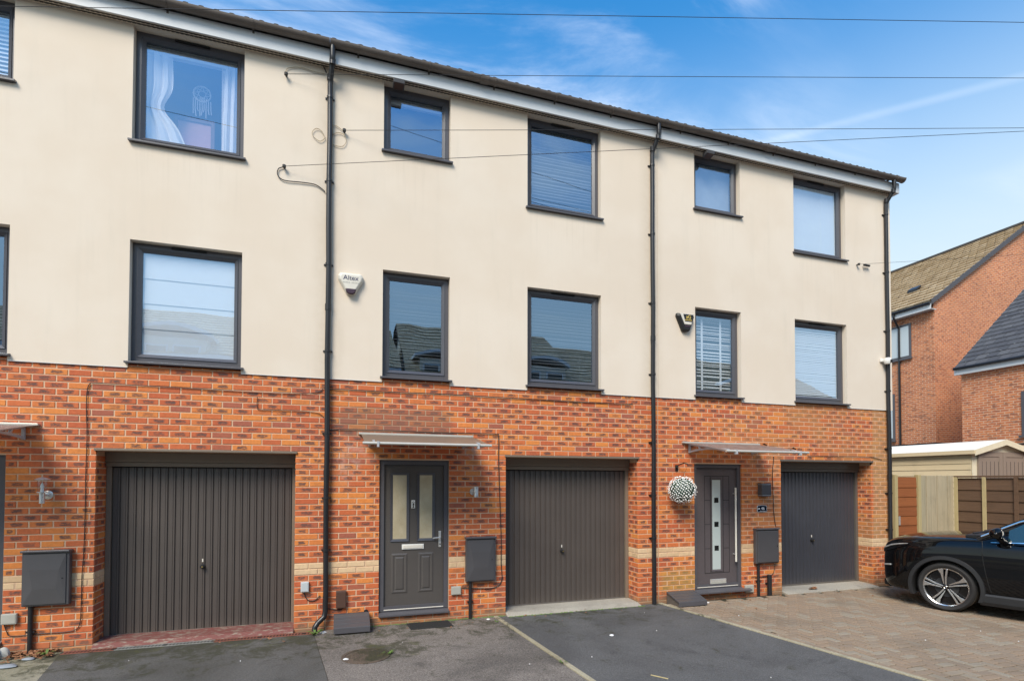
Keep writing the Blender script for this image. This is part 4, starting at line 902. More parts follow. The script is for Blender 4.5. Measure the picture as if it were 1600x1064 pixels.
# house number plaque
pc = F(1190, 794.5); t = thing('number_plaque', (pc.x, 0, pc.z-.06), 'navy house number plaque reading 46 beside right door', 'sign')
w2, h2 = .098, .058
def plaque(s): return [(pc.x-w2*s, pc.z-h2*.55*s), (pc.x-w2*.86*s, pc.z-h2*.86*s), (pc.x, pc.z-h2*s), (pc.x+w2*.86*s, pc.z-h2*.86*s), (pc.x+w2*s, pc.z-h2*.55*s), (pc.x+w2*.93*s, pc.z), (pc.x+w2*s, pc.z+h2*.55*s), (pc.x+w2*.86*s, pc.z+h2*.86*s), (pc.x, pc.z+h2*s), (pc.x-w2*.86*s, pc.z+h2*.86*s), (pc.x-w2*s, pc.z+h2*.55*s), (pc.x-w2*.93*s, pc.z)]
m = MB(); m.prism(plaque(1.08), 'y', -.012, -.002); m.build('plaque_rim', 'lightgrey_box', t, fix=True)
m = MB(); m.prism(plaque(.97), 'y', -.015, -.0122); m.build('plaque_face', 'navy', t, fix=True)
text_mesh('numerals', '46', .072, 'whiteprint', (pc.x+.012, -.0155, pc.z+.004), t)
m = MB(); m.box(pc.x-.055, pc.x+.07, -.0165, -.0153, pc.z-.042, pc.z-.036); m.prism([(pc.x-.088, pc.z-.006), (pc.x-.055, pc.z-.008), (pc.x-.048, pc.z+.004), (pc.x-.062, pc.z+.014), (pc.x-.088, pc.z+.008)], 'y', -.0165, -.0153); m.build('motif', 'whiteprint', t)

# alarm sirens
c = F(548, 445); t = thing('alarm_box', (c.x, 0, c.z-.16), 'white rounded alarm siren reading Altex by left downpipe', 'alarm box')
def siren_poly(s, cx, cz): return [(cx-.155*s, cz+.085*s), (cx-.13*s, cz+.125*s), (cx+.13*s, cz+.125*s), (cx+.155*s, cz+.085*s), (cx+.15*s, cz+.04*s), (cx+.055*s, cz-.125*s), (cx+.03*s, cz-.145*s), (cx-.03*s, cz-.145*s), (cx-.055*s, cz-.125*s), (cx-.15*s, cz+.04*s)]
m = MB(); A, B2 = siren_poly(1.05, c.x, c.z), siren_poly(.86, c.x, c.z); n = len(A)
m.v = [(x, -.015, z) for x, z in A]+[(x, -.05, z) for x, z in A]+[(x, -.085, z) for x, z in B2]
for r_ in (0, n):
    for k in range(n): m.f.append((r_+k, r_+(k+1) % n, r_+n+(k+1) % n, r_+n+k))
m.f.append(tuple(range(2*n, 3*n))); m.f.append(tuple(range(n-1, -1, -1))); m.build('siren_cover', 'siren_cream', t, fix=True, bevel=.012, seg=3)
m = MB(); m.prism([(c.x-.070, c.z-.080), (c.x+.070, c.z-.080), (c.x+.056, c.z-.128), (c.x+.03, c.z-.152), (c.x-.03, c.z-.152), (c.x-.056, c.z-.128)], 'y', -.092, -.045); m.build('strobe_lens', 'purple', t, bevel=.012, seg=3, fix=True)
text_mesh('brand_lettering', 'Altex', .088, 'ink', (c.x+.0, -.0865, c.z+.058), t)
m = MB()
for k in range(11):
    if k != 5: m.box(c.x-.10+.0185*k, c.x-.10+.0185*k+.011, -.087, -.0855, c.z-.008, c.z+.006)
m.build('phone_lettering', 'grey_box', t)
c = F(1068, 505); t = thing('alarm_box', (c.x, 0, c.z-.16), 'black and cream alarm siren with gold logo beside right narrow window', 'alarm box')
P5 = [(-.165, .13), (.13, .13), (.155, .09), (.06, -.14), (-.06, -.14), (-.175, .09)]
m = MB(); A = [(c.x+u*.98, c.z+v*1.05) for u, v in P5]; B2 = [(c.x+u*.82+.01, c.z+v*.92) for u, v in P5]; n = 6
m.v = [(x, -.015, z) for x, z in A]+[(x, -.055, z) for x, z in A]+[(x, -.09, z) for x, z in B2]
for r_ in (0, n):
    for k in range(n): m.f.append((r_+k, r_+(k+1) % n, r_+n+(k+1) % n, r_+n+k))
m.f.append(tuple(range(2*n, 3*n))); m.f.append(tuple(range(n-1, -1, -1))); m.build('siren_base', 'iron', t, fix=True, bevel=.008)
m = MB(); m.prism([(c.x-.13, c.z+.125), (c.x+.125, c.z+.125), (c.x+.08, c.z-.05), (c.x-.045, c.z-.05)], 'y', -.100, -.060); m.build('siren_cover', 'siren_cream', t, bevel=.008, fix=True)
m = MB(); m.prism([(c.x-.075, c.z+.115), (c.x+.118, c.z+.115), (c.x+.095, c.z+.0), (c.x-.042, c.z+.0)], 'y', -.1035, -.0995); m.build('logo_panel', 'iron', t, fix=True)
text_mesh('logo', 'aG', .085, 'goldprint', (c.x+.022, -.1045, c.z+.072), t, sx=.95)
m = MB()
for k in range(9): m.box(c.x-.05+.015*k, c.x-.05+.015*k+.010, -.1052, -.1037, c.z+.016, c.z+.029)
m.build('logo_lettering', 'goldprint', t)
m = MB(); m.box(c.x-.04, c.x+.06, -.098, -.088, c.z-.085, c.z-.062); m.build('strobe_lens', 'purple', t)

# flood lights under the soffit, security camera
for (x, y, lab) in ((622, 127, 'dark floodlight under the eaves above the middle small window'), (1101, 239, 'dark floodlight under the eaves above the right small window')):
    q = F(x, y); t = thing('floodlight', (q.x, -.07, 7.28), lab, 'floodlight', 'floodlights under the eaves')
    m = MB(); m.hexa([(q.x-.075, -.15, 7.285), (q.x+.075, -.15, 7.285), (q.x+.075, -.04, 7.262), (q.x-.075, -.04, 7.262), (q.x-.075, -.16, 7.325), (q.x+.075, -.16, 7.325), (q.x+.075, -.04, 7.345), (q.x-.075, -.04, 7.345)]); m.build('lamp_body', 'meter', t, bevel=.006)
    m = MB(); m.box(q.x-.015, q.x+.015, -.10, -.03, 7.335, 7.361); m.build('mount', 'meter', t)
    m = MB(); m.quad((q.x-.06, -.1502, 7.284), (q.x-.06, -.045, 7.2615), (q.x+.06, -.045, 7.2615), (q.x+.06, -.1502, 7.284)); m.build('lens', 'brownbox', t)
q = F(1379, 565); t = thing('security_camera', (q.x-.04, -.02, q.z-.06), 'white dome security camera beside right end downpipe', 'camera')
m = MB(); m.box(q.x-.10, q.x-.02, -.06, -.015, q.z-.02, q.z+.04); m.build('mount', 'white', t, bevel=.01, seg=3)
m = MB(); m.lathe([(.0, -.075), (.045, -.065), (.062, -.03), (.062, .02), (.045, .045), (.0, .05)], (q.x-.015, -.11, q.z+.0), 'z', 18); m.build('camera_body', 'white', t, smooth=True)
m = MB(); m.lathe([(.0, -.182), (.03, -.172), (.034, -.155)], (q.x+.0, 0, q.z-.02), 'y', 14); m.build('lens', 'dark', t, smooth=True)

# topiary ball and the bracket above it
cb = F(1066, 765, -.22); RB = .205
t = thing('topiary_ball', (cb.x, -.22, cb.z-RB), 'white flowered topiary ball hanging left of the right door', 'topiary ball')
m = MB(); m.lathe([(0, -RB*.9)]+[(RB*.9*math.cos(R(a)), RB*.9*math.sin(R(a))) for a in range(-75, 76, 15)]+[(0, RB*.9)], tuple(cb), 'z', 20); m.build('foliage_core', 'ballgreen', t, smooth=True)
m = MB(); gr = random.Random(3); N = 380
for k in range(N):
    zf = 1-2*(k+.5)/N; ph = k*2.39996; rr = math.sqrt(1-zf*zf); d = Vector((rr*math.cos(ph), rr*math.sin(ph), zf)); c0 = Vector(cb)+d*(RB*gr.uniform(.90, 1.07)); s = gr.uniform(.011, .0175)
    u = d.orthogonal().normalized(); v = d.cross(u); a = gr.uniform(0, 6.28); u, v = u*math.cos(a)+v*math.sin(a), v*math.cos(a)-u*math.sin(a)
    i = len(m.v); m.v += [tuple(c0+u*s), tuple(c0+v*s), tuple(c0-u*s), tuple(c0-v*s), tuple(c0+d*s*.8)]; m.f += [(i, i+1, i+4), (i+1, i+2, i+4), (i+2, i+3, i+4), (i+3, i, i+4)]
o = m.build('blossoms', 'ballwhite', t); o['kind'] = 'stuff'
ch = F(1056, 729); m = MB(); m.tube([(ch.x+.02, -.004, ch.z-.02), (ch.x+.02, -.03, ch.z+.02), (ch.x+.05, -.13, ch.z+.055), (ch.x+.07, -.2, ch.z+.04), (ch.x+.065, -.225, ch.z+.01)], .009, 8); m.box(ch.x-.015, ch.x+.03, -.012, -.001, ch.z-.07, ch.z+.03); m.lathe([(0, -.025), (.022, -.015), (.022, .015), (0, .025)], (ch.x, -.03, ch.z), 'z', 10); tag(m.build('hanging_bracket', 'iron', smooth=True), 'black iron basket bracket above the topiary ball', 'bracket')
m = MB(); m.tube([(ch.x+.065, -.223, ch.z+.012), (cb.x, -.22, cb.z+RB*.9)], .002, 5); m.build('hanging_wire', 'iron', t)

# small boxes
def wbox(x0, y0, x1, y1, mat, name, label, d=.04, bev=.006):
    a, b2 = F(x0, y0, -d*.5), F(x1, y1, -d*.5); t = thing(name, ((a.x+b2.x)/2, 0, b2.z), label, name.replace('_', ' ')); m = MB(); m.box(a.x, b2.x, -d, -.003, b2.z, a.z); m.build('casing', mat, t, bevel=bev, seg=3); m = MB(); m.box(a.x+.01, b2.x-.01, -d-.003, -d+.001, b2.z+.01, a.z-.01); m.build('lid', mat, t, bevel=.002); return t
wbox(470, 909, 482.5, 924, 'lightgrey_box', 'junction_box', 'light grey junction box right of the left garage'); wbox(525, 923, 541, 949, 'brownbox', 'cable_box', 'brown plastic cable box above the middle gas cover', .05, .008)
wbox(705, 916, 720, 928, 'grey_box', 'junction_box', 'beige junction box right of the middle door sill'); wbox(1164, 914, 1177, 924.5, 'grey_box', 'junction_box', 'beige junction box below the right meter box'); wbox(2.5, 959, 27, 974, 'grey_box', 'junction_box', 'beige junction box beside the left frame edge')

# gas meter covers
def gas_cover(x0, x1, yb, yf, hb, hf, label):
    t = thing('gas_meter_cover', ((x0+x1)/2, (yb+yf)/2, GZ), label, 'meter cover', 'ground-level gas meter covers')
    m = MB(); m.prism([(yb, GZ-.01), (yb, hb-.012), (yb-.05, hb-.012), (yf+.02, hf-.012), (yf+.02, GZ-.01)], 'x', x0+.012, x1-.012); m.build('box_body', 'step_side', t, fix=True)
    n = 4; me = None
    for k in range(n):
        ya, yc = yb-.01+(yf-yb)*k/n, yb-.01+(yf-yb)*(k+1)/n; za, zc_ = hb+(hf-hb)*k/n, hb+(hf-hb)*(k+1)/n
        m = MB(); m.hexa([(x0, yc, zc_-.022), (x1, yc, zc_-.022), (x1, ya, za-.022), (x0, ya, za-.022), (x0, yc+.004, zc_+.004), (x1, yc+.004, zc_+.004), (x1, ya, za), (x0, ya, za)]); m.build('lid_rib', 'meter', t, bevel=.003)
    m = MB(); m.hexa([(x0+.001, yf-.012, hf-.07), (x1-.001, yf-.012, hf-.07), (x1-.001, yf+.006, hf-.07), (x0+.001, yf+.006, hf-.07), (x0+.001, yf-.012, hf-.001), (x1-.001, yf-.012, hf-.001), (x1-.001, yf+.006, hf-.001), (x0+.001, yf+.006, hf-.001)]); m.build('lid_lip', 'sill', t, bevel=.003)
gas_cover(2.955, 3.395, -.03, -.33, .225, .115, 'ridged grey gas meter cover left of the middle door')
gas_cover(7.93, 8.44, -.03, -.36, .20, .10, 'ridged grey gas meter cover left of the right door')
for (x, y, lab) in ((572, 955, 'small black vent pipe beside the middle gas cover'), (1083, 925, 'small black bent pipe beside the right gas cover')):
    q = F(x, y); m = MB(); m.tube([(q.x, -.005, q.z), (q.x, -.035, q.z-.0), (q.x, -.045, q.z-.03), (q.x+.002, -.045, max(GZ-.005, q.z-.14))], .014, 8); m.lathe([(.028, -.008), (.03, 0)], (q.x, -.001, q.z), 'y', 12); tag(m.build('vent_pipe', 'black_pvc', smooth=True), lab, 'pipe')

# door mat, manhole, drain
m = MB(); a = [G(631, 976, GZ+.01), G(690, 967.5, GZ+.01), G(712, 975, GZ+.01), G(650, 986, GZ+.01)]
m.prism([(3.88, -.06), (4.44, -.06), (4.46, -.36), (3.90, -.36)], 'z', GZ+.005, GZ+.016); mt = m.build('door_mat', 'rubbermat', bevel=.003, fix=True); tag(mt, 'thin black rubber mat in front of the middle door', 'mat')
for k in range(9): m = MB(); yk = -.085-.03*k; m.box(3.905, 4.435, yk-.008, yk+.008, GZ+.0155, GZ+.021); m.build('mat_rib', 'rubbermat', mt)
mc = G(572, 1025, GZ); t = thing('manhole_cover', (mc.x, mc.y, GZ), 'round rusty mossy manhole cover in the middle path', 'manhole cover')
m = MB(); m.lathe([(.0, .006), (.21, .006), (.215, .004), (.215, 0), (.225, 0), (.225, .009), (.26, .009), (.262, .004)], (mc.x, mc.y, GZ+.003), 'z', 36); m.build('frame_ring', 'manhole', t, smooth=True)
m = MB()
for i in range(-4, 5):
    for j in range(-4, 5):
        if i*i+j*j <= 17: m.box(mc.x+i*.044-.013, mc.x+i*.044+.013, mc.y+j*.044-.013, mc.y+j*.044+.013, GZ+.008, GZ+.0125)
m.build('raised_studs', 'manhole', t)
t = thing('channel_drain', (1.2, -.09, GZ), 'narrow rusty slotted drain along the left garage', 'drain')
M['rust'] = plain('rusty_drain_iron', (.22, .075, .05), .75, var=.4, scale=12); M['galv'] = plain('galvanised_drain_iron', (.24, .24, .22), .6, var=.3, scale=6)
x = .09
while x < 2.66:
    m = MB(); xa, xb = x, min(x+.5, 2.70); m.box(xa, xb, -.155, -.143, GZ-.03, GZ+.006); m.box(xa, xb, -.067, -.055, GZ-.03, GZ+.006)
    q = xa+.01
    while q < xb-.03: m.hexa([(q, -.143, GZ-.02), (q+.016, -.143, GZ-.02), (q+.026, -.067, GZ-.02), (q+.01, -.067, GZ-.02), (q, -.143, GZ+.005), (q+.016, -.143, GZ+.005), (q+.026, -.067, GZ+.005), (q+.01, -.067, GZ+.005)]); q += .036
    m.build('grating', ('rust', 'galv', 'galv', 'rust', 'rust', 'rust')[int(x/.5) % 6], t); x += .505
m = MB(); m.box(.095, 2.69, -.142, -.068, GZ-.03, GZ+.001); m.build('channel', 'dark', t)

# ------------------------------------------------------------------ cables on the wall
def cable(pts, label, r=.006, mat='cable', Y=-.012, name='wall_cable', grp='cables clipped to the wall'):
    P = [F(x, y, Y) for x, y in pts]; out = []
    for i in range(len(P)-1):
        p0, p1, p2, p3 = P[max(i-1, 0)], P[i], P[i+1], P[min(i+2, len(P)-1)]
        for k in range(5):
            t = k/5; out.append(.5*((2*p1)+(-p0+p2)*t+(2*p0-5*p1+4*p2-p3)*t*t+(-p0+3*p1-3*p2+p3)*t**3))
    out.append(P[-1]); m = MB(); m.tube(out, r, 6); return tag(m.build(name, mat, smooth=True), label, 'cable', grp)
cable([(6, 975), (11, 988), (16, 993), (40, 992), (70, 989), (100, 987), (118, 983), (125, 972), (127, 940), (128, 900), (131, 860), (133, 800), (134, 740), (136, 680), (135, 640), (136, 612), (140, 600), (150, 598), (200, 601), (300, 607), (400, 613), (470, 615), (498, 612), (506, 606), (520, 604)], 'black cable looping up from beside the left meter box', .0045)
cable([(513, 615), (522, 608), (600, 612), (700, 616), (800, 622), (900, 628), (980, 631), (987, 630)], 'black cable running along bricks below the middle windows', .006)
cable([(402, 620), (402, 635), (406, 640), (440, 641), (480, 643), (498, 646), (506, 652)], 'thin cable hooking into the left downpipe', .004)
cable([(512, 672), (530, 671), (560, 671), (620, 673), (680, 676), (740, 677), (774, 678), (779, 683), (779, 720), (781, 780), (783, 840), (783, 880), (784, 905), (776, 916), (760, 919), (722, 918)], 'black cable passing above the middle canopy down beside garage', .006)
cable([(1208, 714), (1209, 716), (1207, 740), (1208, 770), (1209, 800), (1212, 822)], 'black cable running down to the right meter box', .006)
cable([(1211, 880), (1210, 890), (1205, 898), (1180, 902)], 'short cable looping below the right meter box', .005)
cable([(1262, 712), (1300, 713), (1330, 713), (1360, 714), (1378, 718)], 'thin cable along bricks above the right garage', .005)
cable([(475, 924), (477, 932), (483, 938), (492, 937), (500, 930)], 'black cable looping below the light grey junction box', .006); cable([(534, 949), (532, 952), (508, 950)], 'short cable from brown cable box to downpipe', .005)
cable([(444, 261), (435, 264), (434, 274), (444, 282), (470, 285), (490, 288), (500, 293), (508, 300)], 'black cable curling from the lowest overhead wire hook', .006, Y=-.03)
cable([(446, 115), (450, 107), (470, 106), (490, 112), (508, 116)], 'beige cable curling at the highest wire hook', .004, 'beige_cable', -.03)
cable([(535, 204), (525, 197), (515, 198), (512, 215), (520, 226), (535, 229), (541, 220), (536, 210), (525, 208), (515, 216)], 'beige cable loop right of the left downpipe', .004, 'beige_cable', -.03)
cable([(508, 216), (500, 221), (490, 214), (488, 206), (495, 201), (503, 206), (508, 216)], 'beige cable loop left of the left downpipe', .004, 'beige_cable', -.03)
cable([(502, 96), (505, 103), (510, 114)], 'short cable stub from the soffit to the left downpipe', .008, Y=-.04)

# overhead wires to a pole far along the street
POLE = Vector((29.0, -7.0, 0))
def wire(x, y, ztop, label, sag=.25, r=.0032, Y=-.06):
    a = F(x, y, Y); b2 = Vector((POLE.x, POLE.y, ztop)); pts = []
    for k in range(41): t = k/40; q = a.lerp(b2, t); q.z -= sag*4*t*(1-t); pts.append(q)
    m = MB(); m.tube(pts, r, 6); tag(m.build('overhead_wire', 'cable'), label, 'wire', 'overhead wires')
    m = MB(); m.tube([(a.x, -.014, a.z), (a.x, Y, a.z)], .012, 8); m.lathe([(.0, -.02), (.022, -.015), (.022, .015), (.0, .02)], (a.x, Y, a.z), 'z', 10); tag(m.build('wire_hook', 'iron'), 'black wall hook holding the '+label, 'hook', 'wall hooks of the overhead wires')
wire(447, 116, 8.4, 'overhead wire starting highest, left of the left downpipe', .05); wire(538, 204, 7.75, 'overhead wire starting right of the left downpipe', .05); wire(444, 260, 8.3, 'overhead wire starting lowest, left of the left downpipe', .0)
wire(-330, 5, 9.0, 'overhead wire crossing the very top of the picture', .0); wire(1342, 413, 7.4, 'overhead wire starting at the right house top window', .25, .0025)
t = thing('utility_pole', POLE, 'tall wooden utility pole holding the overhead wires', 'pole')
m = MB(); m.tube([(POLE.x, POLE.y, -.2), (POLE.x, POLE.y, 9.4)], [.15, .10], 14); m.build('shaft', 'bark', t, smooth=True)
m = MB(); m.box(POLE.x-.05, POLE.x+.05, POLE.y-.6, POLE.y+.6, 8.92, 9.02); m.build('crossarm', 'bark', t)
q = F(1350, 414, -.06); m = MB(); m.tube([(q.x, -.06, q.z), (q.x+.14, -.055, q.z)], .02, 8); tag(m.build('wire_tensioner', 'iron'), 'black wire tensioner beside the right end downpipe', 'tensioner')

# ------------------------------------------------------------------ right background: gate, fences, shed, houses
YG = 1.5
def bx(x, Y=YG): return F(x, 760, Y).x
FT = 2.07
t = thing('side_gate', (bx(1416), YG, 0), 'orange-stained board gate beside the end house', 'gate')
xa, xb = bx(1401), bx(1431)
z = .08
while z < FT-.12:
    m = MB(); h = .235; m.hexa([(xa, YG-.02, z), (xb, YG-.02, z), (xb, YG+.012, z), (xa, YG+.012, z), (xa, YG-.005, z+h), (xb, YG-.005, z+h), (xb, YG+.012, z+h), (xa, YG+.012, z+h)]); m.build('board', 'gate_wood', t); z += .215
m = MB(); m.box(xa+.01, xa+.06, YG-.035, YG-.022, .95, 1.15); m.build('latch', 'silver', t)
for xx in (1397.5, 1434): x = bx(xx); m = MB(); m.box(x-.045, x+.045, YG-.05, YG+.05, -.05, FT+.02); tag(m.build('fence_post', 'post_wood', bevel=.006), ('pale timber post left of the side gate', 'pale timber post right of the side gate')[xx > 1400], 'post', 'timber posts of the gate')
t = thing('board_fence', (bx(1460), YG, 0), 'weathered grey vertical board fence right of the gate', 'fence')
n = 6; xa, xb = bx(1437), bx(1487); wd = (xb-xa)/n
for k in range(n): m = MB(); m.box(xa+k*wd+.006, xa+(k+1)*wd-.006, YG-.02-.012*(k % 2), YG+.0, -.03, FT+.01*random.random()); m.build('board', 'grey_wood', t, bevel=.004)
FX = bx(1488)+.05
m = MB(); m.box(xa, xb, YG+.001, YG+.05, .4, .48); m.box(xa, xb, YG+.001, YG+.05, 1.6, 1.68); m.build('rail', 'grey_wood', t)
t = thing('panel_fence', (FX, -2, 0), 'brown overlapping board fence behind the black car', 'fence')
y = YG-.03; pk = 0
while y > -6:
    ya = max(y-1.83, -6.5); z = .03
    while z < FT-.1:
        m = MB(); h = .27; m.hexa([(FX-.028, ya, z), (FX+.01, ya, z), (FX+.01, y, z), (FX-.028, y, z), (FX-.006, ya, z+h), (FX+.01, ya, z+h), (FX+.01, y, z+h), (FX-.006, y, z+h)]); m.build('board', 'brown_wood', t); z += .245
    for yy in (y-.04, y-.62, y-1.22): m = MB(); m.box(FX-.055, FX-.029, yy-.035, yy+.035, .02, FT-.03); m.build('batten', 'brown_wood' if yy < y-.7 else 'post_wood', t)
    m = MB(); m.box(FX-.05, FX+.02, ya+.005, y-.005, FT-.04, FT+.0); m.build('capping_rail', 'brown_wood', t); y -= 1.84
# shed
SY = 2.0; x0, xm = F(1519, 700, SY).x, F(1564, 700, SY).x; x2 = 2*xm-x0; ze, zr = F(1519, 702, SY).z, F(1564, 689, SY).z; YB_ = SY+3.4
t = thing('garden_shed', (xm, SY+1.5, 0), 'pale cream timber shed with taupe double doors behind the fence', 'shed')
m = MB(); z = .0
while z < ze-.05:
    m = MB(); h = .16; m.hexa([(x0-.012, SY+.03, z), (x0+.03, SY+.03, z), (x0+.03, YB_, z), (x0-.012, YB_, z), (x0, SY+.03, z+h-.003), (x0+.03, SY+.03, z+h-.003), (x0+.03, YB_, z+h-.003), (x0, YB_, z+h-.003)]); m.build('side_board', 'shed_wood', t); z += .16
m = MB(); m.box(x0+.031, x2-.01, SY+.02, YB_-.02, 0, ze-.02); m.build('inner_wall', 'shed_wood', t)
m = MB(); m.prism([(x0, 0), (x2, 0), (x2, ze), (xm, zr-.05), (x0, ze)], 'y', SY, SY+.019); m.build('front_wall', 'shed_trim', t, fix=True)
for s in (0, 1):
    a = x0+.16+s*((x2-x0-.32)/2); b2 = a+(x2-x0-.32)/2-.008; m = MB(); m.box(a, b2, SY-.03, SY-.001, .1, ze-.05); d = m.build('door', 'shed_door', t, bevel=.004)
    for k in range(1, 6): xx = a+(b2-a)*k/6; m = MB(); m.box(xx-.006, xx+.006, SY-.0315, SY-.0295, .2, ze-.3); m.build('board_joint', 'dark', d)
    m = MB(); rect_frame(m, a+.01, b2-.01, .11, ze-.06, .12, SY-.042, SY-.0303); m.build('door_frame', 'shed_door', d)
for s, (a, b2) in enumerate(((x0-.10, xm), (xm, x2+.10))):
    za, zb = (ze-.05, zr) if s == 0 else (zr, ze-.05); m = MB(); m.hexa([(a, SY-.12, za), (b2, SY-.12, zb), (b2, YB_+.1, zb), (a, YB_+.1, za), (a, SY-.12, za+.03), (b2, SY-.12, zb+.03), (b2, YB_+.1, zb+.03), (a, YB_+.1, za+.03)]); m.build('roof_sheet', 'shed_roof', t)
    m = MB(); m.hexa([(a, SY-.135, za-.11), (b2, SY-.135, zb-.11), (b2, SY-.121, zb-.11), (a, SY-.121, za-.11), (a, SY-.135, za+.035), (b2, SY-.135, zb+.035), (b2, SY-.121, zb+.035), (a, SY-.121, za+.035)]); m.build('barge_board', 'shed_trim', t)
m = MB(); m.box(x0-.115, x0-.101, SY-.12, YB_+.1, ze-.12, ze-.02); m.build('eaves_board', 'shed_wood', t)

def tile_field(root, P0, U, V, nu, nv, mat, name, thick=.03, jitter=.004, lap=1.12, off=.5):
    """rows of overlapping tiles: P0 eaves corner, U along eaves, V up slope"""
    U, V, P0 = Vector(U), Vector(V), Vector(P0); N = U.cross(V).normalized(); m = MB(); rg = random.Random(9)
    for j in range(nv):
        for i in range(-1, nu+1):
            u0, u1 = (i+off*(j % 2))/nu, (i+1+off*(j % 2))/nu; u0, u1 = max(0, u0), min(1, u1)
            if u1-u0 < .2/nu: continue
            g = (u1-u0)*.02; v0, v1 = j/nv, min(1.0, (j+lap)/nv); dz = rg.uniform(-jitter, jitter)
            b0 = P0+U*(u0+g)+V*v0+N*(thick+dz); b1 = P0+U*(u1-g)+V*v0+N*(thick+dz); t1 = P0+U*(u1-g)+V*v1+N*.004; t0 = P0+U*(u0+g)+V*v1+N*.004
            c0, c1 = b0-N*(thick+.004), b1-N*(thick+.004); k = len(m.v); m.v += [tuple(q) for q in (b0, b1, t1, t0, c0, c1)]; m.f += [(k, k+1, k+2, k+3), (k+4, k+5, k+1, k)]; r = rg.random(); m.rnd += [r, r]
    o = m.build(name, mat, root); o['kind'] = 'stuff'; return o
# house A: three storeys, gable towards the street
AY = 7.0; ax = F(1459, 500, AY).x; az = F(1457, 470, AY).z; apx = F(1608, 349, AY); AL = 14.0; aw = 2*(apx.x-ax); zr = apx.z
t = thing('brick_house', (ax+aw/2, AY+AL/2, 0), 'tall brick house with tan tiled roof behind the shed', 'house', 'brick houses beyond the fence')
m = MB(); m.box(ax, ax+aw, AY, AY+AL, -.05, az); m.build('wall', 'farbrick', t)
m = MB(); m.prism([(ax, az+.001), (ax+aw, az+.001), (ax+aw/2, zr-.12)], 'y', AY+.0, AY+AL); m.build('gable', 'farbrick', t, fix=True)
ov = .28; sl = (zr-az)/(aw/2)
for s in (0, 1):
    xe = ax-ov if s == 0 else ax+aw+ov; zE = az-ov*sl+.06; m = MB(); q = [(xe, AY-.1, zE), (ax+aw/2, AY-.1, zr), (ax+aw/2, AY+AL+.1, zr), (xe, AY+AL+.1, zE)]
    q = q if s == 0 else [q[1], q[0], q[3], q[2]]
    m.hexa(q+[(x, y, z+.06) for x, y, z in q]); rf = m.build('roof', 'dark_tile', t)
    if s == 0: tile_field(rf, (xe, AY+AL+.1, zE+.06), (0, -(AL+.2), 0), (ax+aw/2-xe, 0, zr-zE), 46, 20, 'tan_tile', 'roof_tiles', .075, .012)
    m = MB(); u = (ax+aw/2-xe); m.hexa([(xe, AY-.14, zE-.06), (ax+aw/2, AY-.14, zr-.06), (ax+aw/2, AY-.101, zr-.06), (xe, AY-.101, zE-.06), (xe, AY-.14, zE+.13), (ax+aw/2, AY-.14, zr+.13), (ax+aw/2, AY-.101, zr+.13), (xe, AY-.101, zE+.13)]); m.build('verge_capping', 'slate', t)
m = MB(); m.tube([(ax+aw/2, AY-.14, zr+.08), (ax+aw/2, AY+AL+.1, zr+.08)], .10, 8); m.build('ridge', 'dark_tile', t)
m = MB(); m.box(ax-ov-.02, ax-ov, AY-.1, AY+AL, az-ov*sl-.17, az-ov*sl+.05); m.box(ax-ov+.001, ax, AY-.1, AY+AL, az-ov*sl-.17, az-ov*sl-.15); m.build('fascia', 'white_pvc', t)
m = MB(); m.tube([(ax-ov-.07, AY-.1, az-ov*sl+.05), (ax-ov-.07, AY+AL, az-ov*sl+.05)], .055, 8); m.build('gutter', 'black_pvc', t)
yq = AY+1.3; m = MB(); m.tube([(ax-ov-.07, yq, az-ov*sl), (ax-ov-.07, yq, az-ov*sl-.1), (ax-.06, yq, az-ov*sl-.55), (ax-.06, yq, .1)], .04, 8); m.build('downpipe', 'black_pvc', t)
m = MB(); m.hexa([(ax+1.30, AY+1.5, az+1.30*sl+.17), (ax+1.55, AY+1.5, az+1.55*sl+.17), (ax+1.55, AY+1.9, az+1.55*sl+.17), (ax+1.30, AY+1.9, az+1.3*sl+.17), (ax+1.30, AY+1.5, az+1.30*sl+.28), (ax+1.55, AY+1.5, az+1.55*sl+.28), (ax+1.55, AY+1.9, az+1.55*sl+.28), (ax+1.30, AY+1.9, az+1.3*sl+.28)]); m.build('roof_vent', 'black_pvc', t)
def side_window(house, X, y0, y1, z0, z1, face=-1):
    m = MB(); m.box(X-.03, X+.02, y0, y1, z0, z1); f = m.build('window', 'frame', house, bevel=.004); m = MB(); m.box(X-.036, X-.0305, y0+.09, y1-.09, z0+.09, z1-.09); m.build('pane', 'glasspale', f)
    m = MB(); m.box(X-.09, X-.031, y0-.05, y1+.05, z0-.06, z0-.001); m.build('sill', 'sill', f)
b = NB('pale_blind_glass'); b.bsdf((.48, .54, .56), .06, 0, Specular_IOR_Level=.9); M['glasspale'] = b.m
def wy(px): d = ray(px, 520); tt = (ax-CAM.x)/d.x; return (CAM+d*tt).y
side_window(t, ax, wy(1424), wy(1424)+1.5, az-ov*sl-.17-1.62, az-ov*sl-.17-.25); side_window(t, ax, wy(1397), wy(1397)+1.5, 3.6, 5.5); side_window(t, ax, wy(1426)-.2, wy(1426)+1.8, .9, 2.6)
m = MB(); m.box(ax-.012, ax, AY, AY+AL, 3.35, 3.41); m.box(ax-.012, ax+aw, AY-.012, AY, 3.35, 3.41); m.build('string_course', 'dark', t)
m = MB(); q = wy(1417); m.box(ax-.05, ax, q-.12, q+.16, 3.0-.35, 3.0); m.build('wall_vent', 'white', t)
m = MB(); q = wy(1433); m.tube([(ax-.02, q, 3.12), (ax-.25, q-.05, 3.16), (ax-.4, q-.1, 3.1)], .05, 8); m.build('security_light', 'white', t)
